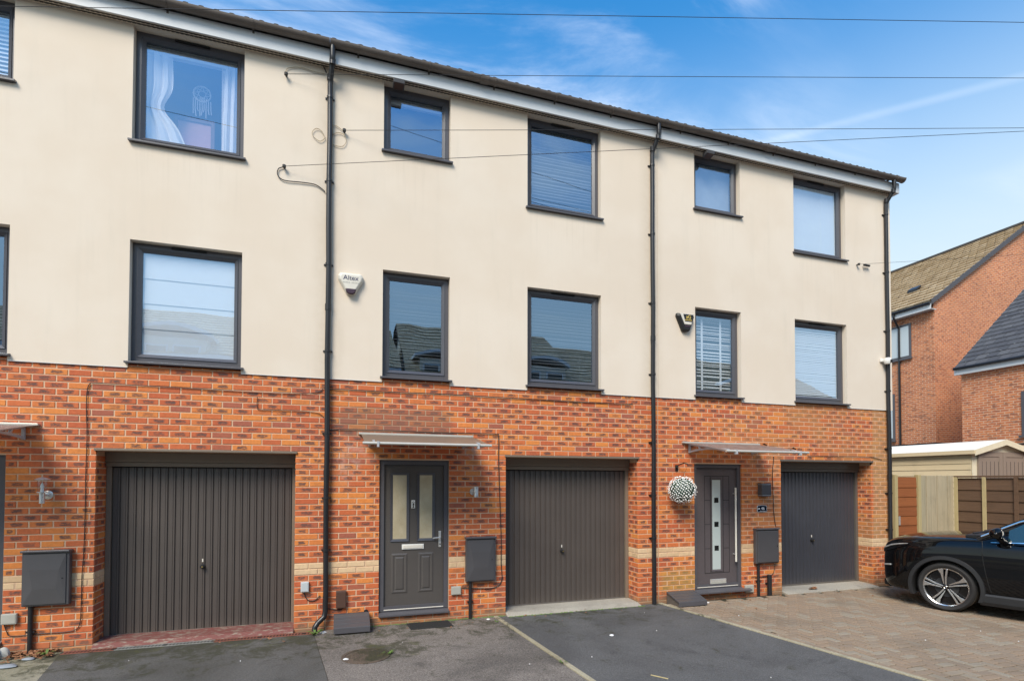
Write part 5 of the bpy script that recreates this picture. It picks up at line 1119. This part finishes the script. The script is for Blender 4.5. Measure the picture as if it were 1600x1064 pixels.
# house B: nearer, grey slate roof
BY = 4.6; bxw = F(1503, 640, BY).x; be = F(1497, 577, BY); b2_ = F(1600, 460, BY); bsl = (b2_.z-be.z)/(b2_.x-be.x); BL = 9.5; bw = 7.0
t = thing('brick_house', (bxw+bw/2, BY-BL/2, 0), 'lower brick house with lichened grey slate roof at right edge', 'house', 'brick houses beyond the fence')
m = MB(); m.box(bxw, bxw+bw, BY-BL, BY, -.05, be.z+.02); m.build('wall', 'farbrick', t)
m = MB(); m.prism([(bxw, be.z+.021), (bxw+bw, be.z+.021), (bxw+bw/2, be.z+bsl*bw/2-.05)], 'y', BY-BL, BY-.002); m.build('gable', 'farbrick', t, fix=True)
xe, zE = be.x, be.z; xr_ = bxw+bw/2; zR = zE+bsl*(xr_-xe)
m = MB(); q = [(xe, BY-BL-.1, zE), (xr_, BY-BL-.1, zR), (xr_, BY+.12, zR), (xe, BY+.12, zE)]; m.hexa(q+[(x, y, z+.05) for x, y, z in q]); rf = m.build('roof', 'slate', t)
tile_field(rf, (xe, BY+.12, zE+.05), (0, -(BL+.22), 0), (xr_-xe, 0, zR-zE), 32, 17, 'lichen_slate', 'roof_tiles', .025)
m = MB(); xo = 2*xr_-xe; q = [(xr_, BY-BL-.1, zR), (xo, BY-BL-.1, zE), (xo, BY+.12, zE), (xr_, BY+.12, zR)]; m.hexa(q+[(x, y, z+.05) for x, y, z in q]); m.build('roof', 'slate', t)
m = MB(); m.box(xe+.0, xe+.02, BY-BL-.1, BY+.12, zE-.18, zE+.0); m.box(xe+.021, bxw, BY-BL, BY+.12, zE-.18, zE-.16); m.build('fascia', 'white_pvc', t)
m = MB(); m.tube([(xe-.05, BY-BL, zE+.02), (xe-.05, BY+.1, zE+.02)], .05, 8); m.build('gutter', 'black_pvc', t)
def wyb(px): d = ray(px, 600); tt = (bxw-CAM.x)/d.x; return (CAM+d*tt).y
side_window(t, bxw, wyb(1596)-1.2, wyb(1596), 3.3, 4.6); side_window(t, bxw, wyb(1570)-1.6, wyb(1570), .9, 2.7)
m = MB(); m.box(bxw-.010, bxw, BY-BL, BY, 3.02, 3.07); m.build('string_course', 'dark', t)

# ------------------------------------------------------------------ houses across the street (seen as reflections in the panes)
def opp(x0, x1, yf, ze, zr, dep, label, dormers, mat='cream_wall', hip=False):
    t = thing('opposite_house', ((x0+x1)/2, yf-dep/2, 0), label, 'house', 'houses across the street')
    m = MB(); m.box(x0, x1, yf-dep, yf, -.05, ze); m.build('wall', mat, t)
    ym = yf-dep/2; V = (0, ym-yf-.35, zr-ze+.1)
    m = MB(); q = [(x1+.2, yf+.35, ze-.1), (x0-.2, yf+.35, ze-.1), (x0-.2, ym, zr), (x1+.2, ym, zr)]; m.hexa(q+[(x, y, z+.05) for x, y, z in q]); rf = m.build('roof', 'dark_tile', t)
    tile_field(rf, (x1+.2, yf+.35, ze-.05), (-(x1-x0+.4), 0, 0), V, int((x1-x0)/.33), 16, 'brown_tile', 'roof_tiles', .04)
    m = MB(); q = [(x1+.2, ym, zr), (x0-.2, ym, zr), (x0-.2, yf-dep-.35, ze-.1), (x1+.2, yf-dep-.35, ze-.1)]; m.hexa(q+[(x, y, z+.05) for x, y, z in q]); m.build('roof', 'dark_tile', t)
    for s in (x0, x1): m = MB(); m.prism([(yf, ze), (yf-dep, ze), (ym, zr)], 'x', s-.02 if s == x0 else s-.1, s+.1 if s == x0 else s+.02); m.build('gable', mat, t, fix=True)
    m = MB(); m.box(x0-.2, x1+.2, yf+.351, yf+.38, ze-.32, ze-.08); m.build('fascia', 'white_pvc', t)
    for dx in dormers:
        m = MB(); m.box(dx-1.1, dx+1.1, yf-.6, yf+.28, ze-1.5, ze+.55); d = m.build('dormer', 'cream_wall', t)
        cv = [(dx-1.35+2.7*k/10, ze+.56+.34*math.sin(math.pi*k/10)) for k in range(11)]; m = MB(); m.prism(cv+[(x, z+.14) for x, z in reversed(cv)], 'y', yf-1.2, yf+.55); m.build('curved_roof', 'white_pvc', d, fix=True)
        for s in (-.52, .52): m = MB(); m.box(dx+s-.42, dx+s+.42, yf+.281, yf+.32, ze-1.1, ze+.3); w_ = m.build('window', 'white_pvc', d); m = MB(); m.box(dx+s-.36, dx+s+.36, yf+.3205, yf+.325, ze-1.04, ze+.24); m.build('pane', 'blackglass', w_)
    n = int((x1-x0)/2.6)
    for k in range(n):
        xx = x0+(k+.5)*(x1-x0)/n; m = MB(); m.box(xx-.5, xx+.5, yf, yf+.03, 1.0, 2.2); w_ = m.build('window', 'white_pvc', t); m = MB(); m.box(xx-.43, xx+.43, yf+.0305, yf+.035, 1.07, 2.13); m.build('pane', 'blackglass', w_)
opp(-9.5, 5.3, -15.6, 6.75, 9.35, 8.0, 'long brown-roofed house across the street reflected in left windows', (-3.0, 3.2))
opp(5.9, 13.5, -15.9, 6.65, 9.75, 8.0, 'tall brown-roofed house with curved dormer reflected in middle windows', (7.3, 12.0))
opp(14.1, 30.0, -16.2, 6.6, 9.3, 8.0, 'brown-roofed house across the street reflected in right windows', (17.5, 24.0), 'reddishbrick')

# ------------------------------------------------------------------ black car, nose towards the end house
HEAD = R(19)
wheel_c = G(1477, 955, GZ)
Rw = .355
# car local frame: +x forward, +y left side (towards camera), origin below front-left wheel's outer face centre
fwd = Vector((-math.sin(HEAD), math.cos(HEAD), 0))
rz = math.atan2(fwd.y, fwd.x)
car = thing('parked_car', (wheel_c.x, wheel_c.y, GZ), 'glossy black car parked nose-in beside the end house', 'car', rz=rz)
HW = .915        # half width; body side at y=0, centreline y=-HW
def clat(b): return b-HW
# stations: x, half width, sill z, shoulder z, hood/belt z at edge, centre z
ST = [(.905, .52, .36, .66, .80, .84), (.86, .66, .27, .74, .90, .95), (.76, .78, .21, .82, .965, 1.02), (.60, .855, .20, .88, 1.015, 1.07), (.36, .895, .20, .93, 1.05, 1.105), (.0, .912, .20, .97, 1.075, 1.13), (-.36, .915, .20, .985, 1.09, 1.145), (-.66, .915, .20, .985, 1.09, 1.14),
      (-1.0, .915, .20, .985, 1.085, 1.13), (-1.6, .917, .20, .985, 1.08, 1.12), (-2.3, .917, .21, .985, 1.085, 1.12), (-2.8, .912, .22, .985, 1.09, 1.12), (-3.2, .90, .28, .99, 1.10, 1.12), (-3.42, .86, .36, .95, 1.08, 1.10), (-3.50, .80, .45, .80, .95, .98)]
def section(st):
    x, hw, zs, zsh, zb, zc_ = st
    half = [(0, zs), (hw*.86, zs), (hw*.965, zs+.05), (hw*.995, zs+.18), (hw, (zs+zsh)/2), (hw*.998, zsh-.06), (hw*.975, zsh+.012), (hw*.93, zb-.01), (hw*.84, zb+.016), (hw*.5, zc_-.01), (0, zc_)]
    return [(x, clat(b), z) for b, z in half]+[(x, clat(-b), z) for b, z in reversed(half[1:-1])]
secs = [section(s) for s in ST]; n = len(secs[0]); m = MB()
for s in secs: m.v += s
for k in range(len(secs)-1):
    for j in range(n): m.f.append((k*n+j, k*n+(j+1) % n, (k+1)*n+(j+1) % n, (k+1)*n+j))
m.f.append(tuple(range(n))); m.f.append(tuple((len(secs)-1)*n+j for j in range(n-1, -1, -1)))
body = m.build('body', 'carpaint', car, smooth=True, local=True, fix=True)
# wheel arches cut from the body
cut = MB()
for wx in (0, -2.665):
    for side in (1, -1):
        y0 = clat(side*HW); cut.lathe([(0, -.34 if side > 0 else -.2), (.405, -.34 if side > 0 else -.2), (.405, .2 if side > 0 else .34), (0, .2 if side > 0 else .34)], (wx, y0, Rw), 'y', 40)
cm_ = cut.mesh('cutter', 'cladding'); co = bpy.data.objects.new('cutter', cm_); col.objects.link(co); co.matrix_world = WM[car]
import bmesh
bm = bmesh.new(); bm.from_mesh(cm_); bmesh.ops.remove_doubles(bm, verts=bm.verts, dist=1e-5); bmesh.ops.recalc_face_normals(bm, faces=bm.faces); bm.to_mesh(cm_); bm.free()
body.data.materials.append(M['cladding'])
md = body.modifiers.new('sub', 'SUBSURF'); md.levels = md.render_levels = 2
md = body.modifiers.new('cut', 'BOOLEAN'); md.operation = 'DIFFERENCE'; md.object = co; md.solver = 'EXACT'
bpy.context.view_layer.update()
me = bpy.data.meshes.new_from_object(body.evaluated_get(bpy.context.evaluated_depsgraph_get())); body.modifiers.clear(); body.data = me; bpy.data.objects.remove(co)
me.polygons.foreach_set('use_smooth', [True]*len(me.polygons)); me.set_sharp_from_angle(angle=R(35))
def cpart(mb, name, mat, parent=car, **kw): return mb.build(name, mat, parent, local=True, **kw)
# cladding lips round the arches, sill cladding
for wx in (0, -2.665):
    for side in (1, -1):
        m = MB(); y0 = clat(side*HW); ro, ri = .465, .400; a0, a1, k_ = -22, 202, 34; i0 = 0
        for k in range(k_+1):
            a = R(a0+(a1-a0)*k/k_); c, s = math.cos(a), math.sin(a)
            for rr, yy in ((ro, -.014), (ro-.01, .012), (ri+.01, .016), (ri, .004), (ri, -.10)): m.v.append((wx+rr*c, y0+side*yy, max(Rw+rr*s, .20)))
        for k in range(k_):
            for j in range(4): q = (k*5+j, k*5+j+1, (k+1)*5+j+1, (k+1)*5+j); m.f.append(q if side > 0 else q[::-1])
        cpart(m, 'arch_cladding', 'cladding', smooth=True)
for side in (1, -1):
    m = MB(); y0 = clat(side*HW); ya, yb = sorted((y0-side*.10, y0+side*.010)); m.prism([(ya, .17), (yb-.02, .17), (yb, .22), (yb, .31), (yb-.012, .335), (ya, .335)] if side > 0 else [(ya+.02, .17), (yb, .17), (yb, .335), (ya+.012, .335), (ya, .31), (ya, .22)], 'x', -.40, -2.27); cpart(m, 'sill_cladding', 'cladding', bevel=.004, fix=True)
# greenhouse shell
GS = [(-.34, .80, 1.115, 1.15), (-.80, .735, 1.37, 1.39), (-1.25, .69, 1.535, 1.565), (-1.95, .665, 1.585, 1.62), (-2.6, .655, 1.575, 1.605), (-3.05, .65, 1.52, 1.55), (-3.40, .70, 1.24, 1.26), (-3.46, .75, 1.08, 1.09)]
m = MB()
for x, hw, ze_, zc_ in GS:
    base = 1.05 if x > -3.3 else 1.02
    m.v += [(x, clat(.885 if x < -.4 else .84), base), (x, clat(hw+(.885-hw)*.08), ze_-.03), (x, clat(hw*.9), ze_+.01), (x, clat(hw*.5), zc_), (x, clat(0), zc_+.004), (x, clat(-hw*.5), zc_), (x, clat(-hw*.9), ze_+.01), (x, clat(-hw-(.885-hw)*.08), ze_-.03), (x, clat(-(.885 if x < -.4 else .84)), base)]
for k in range(len(GS)-1):
    for j in range(8): m.f.append((k*9+j, k*9+j+1, (k+1)*9+j+1, (k+1)*9+j))
gh = cpart(m, 'cabin_shell', 'carpaint', smooth=True)
# windows laid just proud of the shell
def gpt(x, f, side):   # point on the side of the greenhouse, f 0 at belt .. 1 at roof edge
    for k in range(len(GS)-1):
        if GS[k][0] >= x >= GS[k+1][0]:
            u = (x-GS[k][0])/(GS[k+1][0]-GS[k][0]); g = [GS[k][i]+(GS[k+1][i]-GS[k][i])*u for i in range(4)]; break
    b0, z0 = .885, 1.05; b1, z1 = g[1]+(.885-g[1])*.08, g[2]-.03
    return Vector((x, clat(side*(b0+(b1-b0)*f+.004)), z0+(z1-z0)*f))
for side in (1, -1):
    for nm, xs in (('front_side_window', [-.70, -.85, -1.05, -1.3, -1.55, -1.78]), ('rear_side_window', [-1.92, -2.1, -2.35, -2.62]), ('quarter_window', [-2.70, -2.85, -3.0])):
        m = MB(); 
        for x in xs:
            lo, hi = gpt(x, .14, side), gpt(x, .92 if x < -.8 else .80, side); m.v += [tuple(lo), tuple(hi)]
        for k in range(len(xs)-1): q = (k*2, k*2+1, k*2+3, k*2+2); m.f.append(q if side < 0 else q[::-1])
        cpart(m, nm, 'carwin', smooth=True)
    # bright strip along the belt, black pillar trim
    m = MB(); xs = [-.52, -.8, -1.2, -1.7, -2.3, -2.9]
    for x in xs: lo, hi = gpt(x, .08, side), gpt(x, .125, side); lo.y += side*.004; hi.y += side*.004; m.v += [tuple(lo), tuple(hi)]
    for k in range(len(xs)-1): q = (k*2, k*2+1, k*2+3, k*2+2); m.f.append(q if side < 0 else q[::-1])
    cpart(m, 'belt_trim', 'chrome')
    # roof rail running down into the windscreen pillar
    pts = []
    for x in (-.40, -.6, -.8, -1.05, -1.35, -1.8, -2.4, -2.95): q = gpt(x, 1.02, side); pts.append((q.x, q.y, q.z+.012))
    m = MB(); m.tube(pts, .013, 8); cpart(m, 'pillar_trim', 'chrome', smooth=True)
# windscreen and rear screen
def gtop(x, b):
    for k in range(len(GS)-1):
        if GS[k][0] >= x >= GS[k+1][0]: u = (x-GS[k][0])/(GS[k+1][0]-GS[k][0]); g = [GS[k][i]+(GS[k+1][i]-GS[k][i])*u for i in range(4)]; break
    return (x+.004, clat(b*g[1]), (g[2]+.01)+(g[3]-g[2]-.008)*(1-abs(b)/.9)+.008)
for nm, xs in (('windscreen', [-.38, -.6, -.80, -1.05, -1.22]), ('rear_screen', [-3.07, -3.2, -3.3, -3.40])):
    m = MB(); bs_ = [-.84, -.5, 0, .5, .84]
    for x in xs: m.v += [gtop(x, b) for b in bs_]
    for k in range(len(xs)-1):
        for j in range(4): m.f.append((k*5+j, k*5+j+1, (k+1)*5+j+1, (k+1)*5+j))
    cpart(m, nm, 'carwin', smooth=True)
for y in (-.35, -1.0): m = MB(); m.tube([(-.26, y, 1.155), (-.32, y-.25, 1.165), (-.38, y-.5, 1.175)], .012, 6); cpart(m, 'wiper', 'cladding')
m = MB(); m.hexa([(-.20, clat(-.70), 1.09), (-.20, clat(.70), 1.09), (-.40, clat(.74), 1.10), (-.40, clat(-.74), 1.10), (-.20, clat(-.70), 1.135), (-.20, clat(.70), 1.135), (-.40, clat(.74), 1.15), (-.40, clat(-.74), 1.15)]); cpart(m, 'cowl', 'cladding', bevel=.004)
# bonnet shut line, door shut lines, door handles, crease
def bside(x, z):
    for k in range(len(ST)-1):
        if ST[k][0] >= x >= ST[k+1][0]: u = (x-ST[k][0])/(ST[k+1][0]-ST[k][0]); g = [ST[k][i]+(ST[k+1][i]-ST[k][i])*u for i in range(6)]; break
    hw, zs, zsh, zb = g[1], g[2], g[3], g[4]
    prof = [(hw*.965, zs+.05), (hw*.995, zs+.18), (hw, (zs+zsh)/2), (hw*.998, zsh-.06), (hw*.975, zsh+.012), (hw*.93, zb-.01), (hw*.84, zb+.016)]
    for (b0, z0), (b1, z1) in zip(prof, prof[1:]):
        if z0 <= z <= z1: return b0+(b1-b0)*(z-z0)/(z1-z0)
    return prof[-1][0] if z > prof[-1][1] else prof[0][0]
def sline(pts, name, mat, side, r=.004, out=.0):
    m = MB(); m.tube([(x, clat(side*(bside(x, z)-.004+out)), z) for x, z in pts], r, 6); return cpart(m, name, mat)
for side in (1, -1):
    sline([(-.42, 1.07), (-.43, .99), (-.43, .9), (-.44, .78), (-.465, .62), (-.49, .48), (-.52, .36)], 'door_shut_line', 'dark', side, .005)
    sline([(-1.72, 1.0), (-1.73, .8), (-1.72, .6), (-1.70, .36)], 'door_shut_line', 'dark', side, .005)
    sline([(.62, .97), (.45, 1.01), (.2, 1.03), (-.1, 1.05), (-.3, 1.065), (-.42, 1.07)], 'bonnet_shut_line', 'dark', side, .004)
    m = MB(); m.box(-1.62, -1.44, *sorted((clat(side*(HW-.012)), clat(side*(HW+.022)))), .86, .885); cpart(m, 'door_handle', 'carpaint', bevel=.008)
    # head lamp: slim bright strip over a darker unit
    m = MB(); P_ = []
    for x, z0, z1 in ((.855, .77, .83), (.80, .80, .87), (.70, .84, .915), (.58, .89, .945), (.46, .94, .962)): P_.append((x, z0, z1))
    for x, z0, z1 in P_: m.v += [(x+.006, clat(side*(bside(x, z0)+.006)), z0), (x+.006, clat(side*(bside(x, z1)+.006)), z1)]
    for k in range(len(P_)-1): q = (k*2, k*2+1, k*2+3, k*2+2); m.f.append(q if side < 0 else q[::-1])
    hl = cpart(m, 'headlight', 'gloss_black', smooth=True)
    m = MB(); m.tube([(x+.012, clat(side*(bside(x, z1)+.008)), z1-.006) for x, z0, z1 in P_], [.006, .012, .012, .010, .004], 6); cpart(m, 'daylight_strip', 'lamp_lens', hl)
    m = MB(); m.tube([(.83, clat(side*(bside(.83, .58)+.008)), .58), (.72, clat(side*(bside(.72, .60)+.008)), .60)], .014, 6); cpart(m, 'fog_lamp', 'lamp_lens', hl)
    # mirror
    m = MB(); yb = clat(side*.89); q = gpt(-.66, .12, side)
    m.tube([(q.x, q.y, q.z+.0), (q.x+.02, q.y+side*.06, q.z+.03), (q.x+.03, q.y+side*.10, q.z+.07)], [.045, .04, .045], 10); mr = cpart(m, 'mirror_arm', 'gloss_black', smooth=True)
    m = MB(); c0 = (q.x+.03, q.y+side*.16, q.z+.13); i0 = 0; rows = 7; cols = 14
    for a in range(rows+1):
        u = -1+2*a/rows; rr = max(0, 1-abs(u)**2.6)**.5
        for k in range(cols): t_ = 2*math.pi*k/cols; m.v.append((c0[0]+.075*rr*math.cos(t_)*(1.25 if math.cos(t_) > 0 else .8), c0[1]+.125*u, c0[2]+.082*rr*math.sin(t_)))
    for a in range(rows):
        for k in range(cols): m.f.append((a*cols+k, a*cols+(k+1) % cols, (a+1)*cols+(k+1) % cols, (a+1)*cols+k))
    cpart(m, 'mirror_housing', 'carpaint', mr, smooth=True)
m = MB(); m.box(.80, .93, clat(-.42), clat(.42), .40, .72); cpart(m, 'grille', 'gloss_black', bevel=.03, seg=3)
m = MB(); m.box(.60, .90, clat(-.55), clat(.55), .22, .34); cpart(m, 'lower_bumper', 'cladding', bevel=.03, seg=3)
for y in (clat(-.7), clat(.7)): m = MB(); m.box(-3.53, -3.40, y-.14, y+.14, .80, .96); cpart(m, 'tail_light', 'redlens', bevel=.02)
# interior: dark floor pan so the arches are not see-through
m = MB(); m.box(-3.2, .55, clat(-.55), clat(.55), .25, .80); cpart(m, 'chassis', 'dark')
# wheels
def wheel(wx, side, steer=0.0):
    y0 = clat(side*HW)-side*.02
    w_ = bpy.data.objects.new('wheel', None); col.objects.link(w_); w_.parent = car; w_.location = (wx, y0, Rw); w_.rotation_euler = (0, 0, steer if side > 0 else math.pi+steer)
    WM[w_] = Matrix(); K = dict(parent=w_)
    r = Rw; m = MB(); m.lathe([(.262, -.225), (.31, -.245), (r-.022, -.24), (r-.006, -.228), (r, -.215)], (0, 0, 0), 'y', 48, False); m.lathe([(r, -.035), (r-.005, -.018), (r-.020, .0), (.325, .010), (.302, .008), (.286, -.006), (.276, -.02), (.276, -.10)], (0, 0, 0), 'y', 48, False); cpart(m, 'tyre', 'tyre', w_, smooth=True)
    m = MB(); m.lathe([(r, -.215), (r, -.172), (r-.007, -.170), (r-.007, -.158), (r, -.156), (r, -.128), (r-.007, -.126), (r-.007, -.114), (r, -.112), (r, -.085), (r-.007, -.083), (r-.007, -.071), (r, -.069), (r, -.035)], (0, 0, 0), 'y', 48, False); cpart(m, 'tread', 'tread', w_, smooth=True)
    m = MB(); m.lathe([(.272, -.16), (.262, -.02), (.276, -.010), (.282, -.016)], (0, 0, 0), 'y', 48, False); rim = cpart(m, 'rim', 'alloy', w_, smooth=True)
    m = MB(); m.lathe([(0, -.09), (.26, -.09), (.26, -.1)], (0, 0, 0), 'y', 40); cpart(m, 'rim_well', 'gloss_black', w_)
    m = MB(); m.lathe([(0, -.070), (.15, -.070), (.15, -.08)], (0, 0, 0), 'y', 32); cpart(m, 'brake_disc', 'cladding', w_)
    m = MB(); m.lathe([(0, -.012), (.03, -.012), (.034, -.018), (.036, -.05)], (0, 0, 0), 'y', 20); cpart(m, 'hub_cap', 'gloss_black', w_, smooth=True)
    m = MB(); m.tube([(.020*math.cos(R(a)), -.010, .020*math.sin(R(a))) for a in range(0, 361, 30)], .003, 5, cap=False); m.box(-.024, .024, -.013, -.009, -.003, .003); cpart(m, 'hub_emblem', 'chrome', w_)
    for k in range(5):
        a = R(72*k+18)
        def pt(rad, ang, y): return (rad*math.cos(a+ang), y, rad*math.sin(a+ang))
        m = MB()   # broad swept blade widening to the rim plus a thin companion spoke: directional wheel
        # a spoke that forks: a straight bright arm and a broad blade at the rim end
        A = [pt(.034, -.30, -.022), pt(.034, .30, -.022), pt(.13, .10, -.018), pt(.266, .115, -.014), pt(.266, .02, -.014), pt(.13, -.07, -.018)]
        B_ = [(x, y-.035, z) for x, y, z in A]; n_ = 6; m.v = A+B_; m.f = [tuple(range(n_-1, -1, -1)), tuple(range(n_, 2*n_))]+[(j, (j+1) % n_, n_+(j+1) % n_, n_+j) for j in range(n_)]
        cpart(m, 'spoke', 'alloy', w_, fix=True, bevel=.003)
        m = MB(); A = [pt(.05, -.60, -.028), pt(.055, -.35, -.028), pt(.17, -.16, -.020), pt(.266, -.10, -.014), pt(.266, -.36, -.014), pt(.20, -.30, -.018)]; B_ = [(x, y-.03, z) for x, y, z in A]; m.v = A+B_; m.f = [tuple(range(n_-1, -1, -1)), tuple(range(n_, 2*n_))]+[(j, (j+1) % n_, n_+(j+1) % n_, n_+j) for j in range(n_)]
        cpart(m, 'blade_spoke', 'alloy', w_, fix=True, bevel=.002)
for wx in (0, -2.665):
    for side in (1, -1): wheel(wx, side, 0)

# ------------------------------------------------------------------ leaves, weeds, stones, litter on the ground
rg = random.Random(21)
def leaf_mesh(m, c, s, rr):
    a = rr.uniform(0, 6.28); tl = rr.uniform(-.5, .5); u = Vector((math.cos(a), math.sin(a), rr.uniform(-.1, .25))); v = Vector((-math.sin(a), math.cos(a), tl)); c = Vector(c); i = len(m.v)
    m.v += [tuple(c-u*s), tuple(c-u*s*.3+v*s*.45+Vector((0, 0, s*.15))), tuple(c+u*s*.5+v*s*.38+Vector((0, 0, s*.25))), tuple(c+u*s), tuple(c+u*s*.4-v*s*.4+Vector((0, 0, s*.2))), tuple(c-u*s*.3-v*s*.45)]; m.f += [(i, i+1, i+2, i+3), (i, i+3, i+4, i+5)]
m = MB()
for k in range(150):
    x = rg.uniform(-.62, .02); y = -abs(rg.gauss(0, .12))-.02; leaf_mesh(m, (x, y, GZ+.012+.035*rg.random()*max(0, 1-abs(y)/.3)), rg.uniform(.02, .042), rg)
tag(m.build('leaf_litter', 'leafdry'), 'drift of dry brown leaves at the bottom left corner', 'leaves', kind='stuff')
m = MB()
for k in range(60):
    q = rg.choice(((.3, 2.6), (2.9, 5.0), (5.4, 7.4), (8.6, 11.8))); x = rg.uniform(*q); leaf_mesh(m, (x, -.06-abs(rg.gauss(0, .25)), GZ+.012), rg.uniform(.012, .025), rg)
tag(m.build('scattered_leaves', 'leafdry'), 'small scattered leaf scraps along the foot of the wall', 'leaves', kind='stuff')
m = MB()
for k in range(16): x = rg.uniform(.2, 11); y = rg.uniform(-3.6, -.2); s = rg.uniform(.002, .0045); m.box(x-s, x+s, y-s, y+s, GZ-.002, GZ+.006+s)
tag(m.build('grit', 'litter'), 'tiny pale grit specks scattered over the drives', 'grit', kind='stuff')
for (x, y, s, lab) in ((1270, 921, .075, 'crumpled brown leaf in front of the right garage'), (655, 941, .0, ''), (1000, 936, .05, 'brown leaf on the middle garage sill by right pillar')):
    if s:
        q = G(x, y, GZ+.02); m = MB()
        for k in range(7): leaf_mesh(m, (q.x+rg.uniform(-s, s)*.6, q.y+rg.uniform(-s, s)*.5, q.z+rg.uniform(0, s*.5)), s*.75, rg)
        tag(m.build('dry_leaf', 'leafdry'), lab, 'leaf', 'large dry leaves')
def pebble(x, y, z, rx, ry, rz_, mat, name, label, cat):
    m = MB(); rr = random.Random(int(x*1000)); prof = []; nn = 12; rows = 6
    for a in range(rows+1):
        t_ = math.pi*a/rows
        for k in range(nn): p_ = 2*math.pi*k/nn; j = 1+.14*math.sin(3*p_+x*9)+.07*rr.uniform(-1, 1); m.v.append((x+rx*math.sin(t_)*math.cos(p_)*j, y+ry*math.sin(t_)*math.sin(p_)*j, z+rz_*math.cos(t_)))
    for a in range(rows):
        for k in range(nn): m.f.append((a*nn+k, a*nn+(k+1) % nn, (a+1)*nn+(k+1) % nn, (a+1)*nn+k))
    return tag(m.build(name, mat, smooth=True), label, cat, 'loose stones on the ground')
q = G(24, 1018, GZ); pebble(q.x, -.10, GZ+.045, .052, .05, .075, 'stone', 'stone', 'upright pale cone-shaped stone left of the meter conduit', 'stone')
q = G(3, 1022, GZ); pebble(q.x, -.16, GZ+.05, .075, .09, .11, 'stone', 'stone', 'pale slab-like stone at the left frame edge', 'stone')
q = G(8, 1042, GZ); pebble(q.x, q.y, GZ+.008, .11, .06, .02, 'slatebit', 'stone', 'flat blue slate piece at the left frame edge', 'stone')
q = G(45, 1030, GZ); pebble(q.x, q.y, GZ+.006, .06, .035, .018, 'slatebit', 'stone', 'small pale slate chip beside the leaf drift', 'stone')
q = G(457, 987, GZ)
for (x, y, s, lab) in ((505, 989, .03, 'white litter scrap beside the left downpipe shoe'), (540, 1031, .024, 'white pebble at the left of the manhole cover'), (956, 993, .022, 'white scrap on the middle driveway'), (1106, 942, .02, 'white scrap in front of right gas cover'), (763, 968, .02, 'white scrap by the foot of the wall beside the edging')):
    q = G(x, y, GZ); pebble(q.x, q.y, GZ+.008, s*1.3, s, s*.6, 'litter', 'litter_scrap', lab, 'litter')
q0, q1 = G(1017, 1054, GZ+.006), G(1044, 1060, GZ+.006); m = MB(); m.tube([q0, q1], .006, 6); tag(m.build('stick', 'post_wood'), 'pale thin stick lying on the middle driveway', 'stick')
def weed(x, y, n, h, label):
    t = thing('weed', (x, y, GZ), label, 'weed', 'weeds in the cracks'); rr = random.Random(int(x*977)); m = MB()
    for k in range(n):
        a = rr.uniform(0, 6.28); l = h*rr.uniform(.5, 1.1); d = Vector((math.cos(a), math.sin(a), 0)); w_ = d.cross(Vector((0, 0, 1)))*l*.16; b0 = Vector((x, y, GZ))+d*.01; i = len(m.v)
        m.v += [tuple(b0), tuple(b0+d*l*.45+Vector((0, 0, l*.55))+w_), tuple(b0+d*l+Vector((0, 0, l*.5))), tuple(b0+d*l*.45+Vector((0, 0, l*.55))-w_)]; m.f.append((i, i+1, i+2, i+3))
    m.build('leaves', 'weed', t)
    m = MB(); m.tube([(x, y, GZ-.01), (x, y, GZ+h*.25)], .004, 5); m.build('stem', 'weed', t)
for (x, y, n, h, lab) in ((492, 992, 16, .10, 'green weed at the foot of the left downpipe'), (72, 1024, 14, .09, 'green weed in the corner beside the drain end'), (607, 1022, 12, .07, 'yellowish weed right of the manhole cover'), (776, 972, 9, .05, 'small weed at the top of the edging strip'), (880, 1036, 8, .05, 'small weed beside the lower edging strip')): q = G(x, y, GZ); weed(q.x, q.y, n, h, lab)
# moss line at the foot of the middle wall
m = MB()
for k in range(500): x = rg.choice((rg.uniform(4.4, 5.28), rg.uniform(3.4, 4.6), rg.uniform(5.3, 7.5))); y = -.012-abs(rg.gauss(0, .02)) if x < 5.28 else -.10-abs(rg.gauss(0, .015)); s = rg.uniform(.004, .011); z = GZ+.002; i = len(m.v); m.v += [(x-s, y-s, z), (x+s, y-s, z), (x+s, y+s, z), (x-s, y+s, z), (x, y, z+s*1.2)]; m.f += [(i, i+1, i+4), (i+1, i+2, i+4), (i+2, i+3, i+4), (i+3, i, i+4)]
tag(m.build('moss', 'weed'), 'thin line of moss along the foot of the walls', 'moss', kind='stuff')
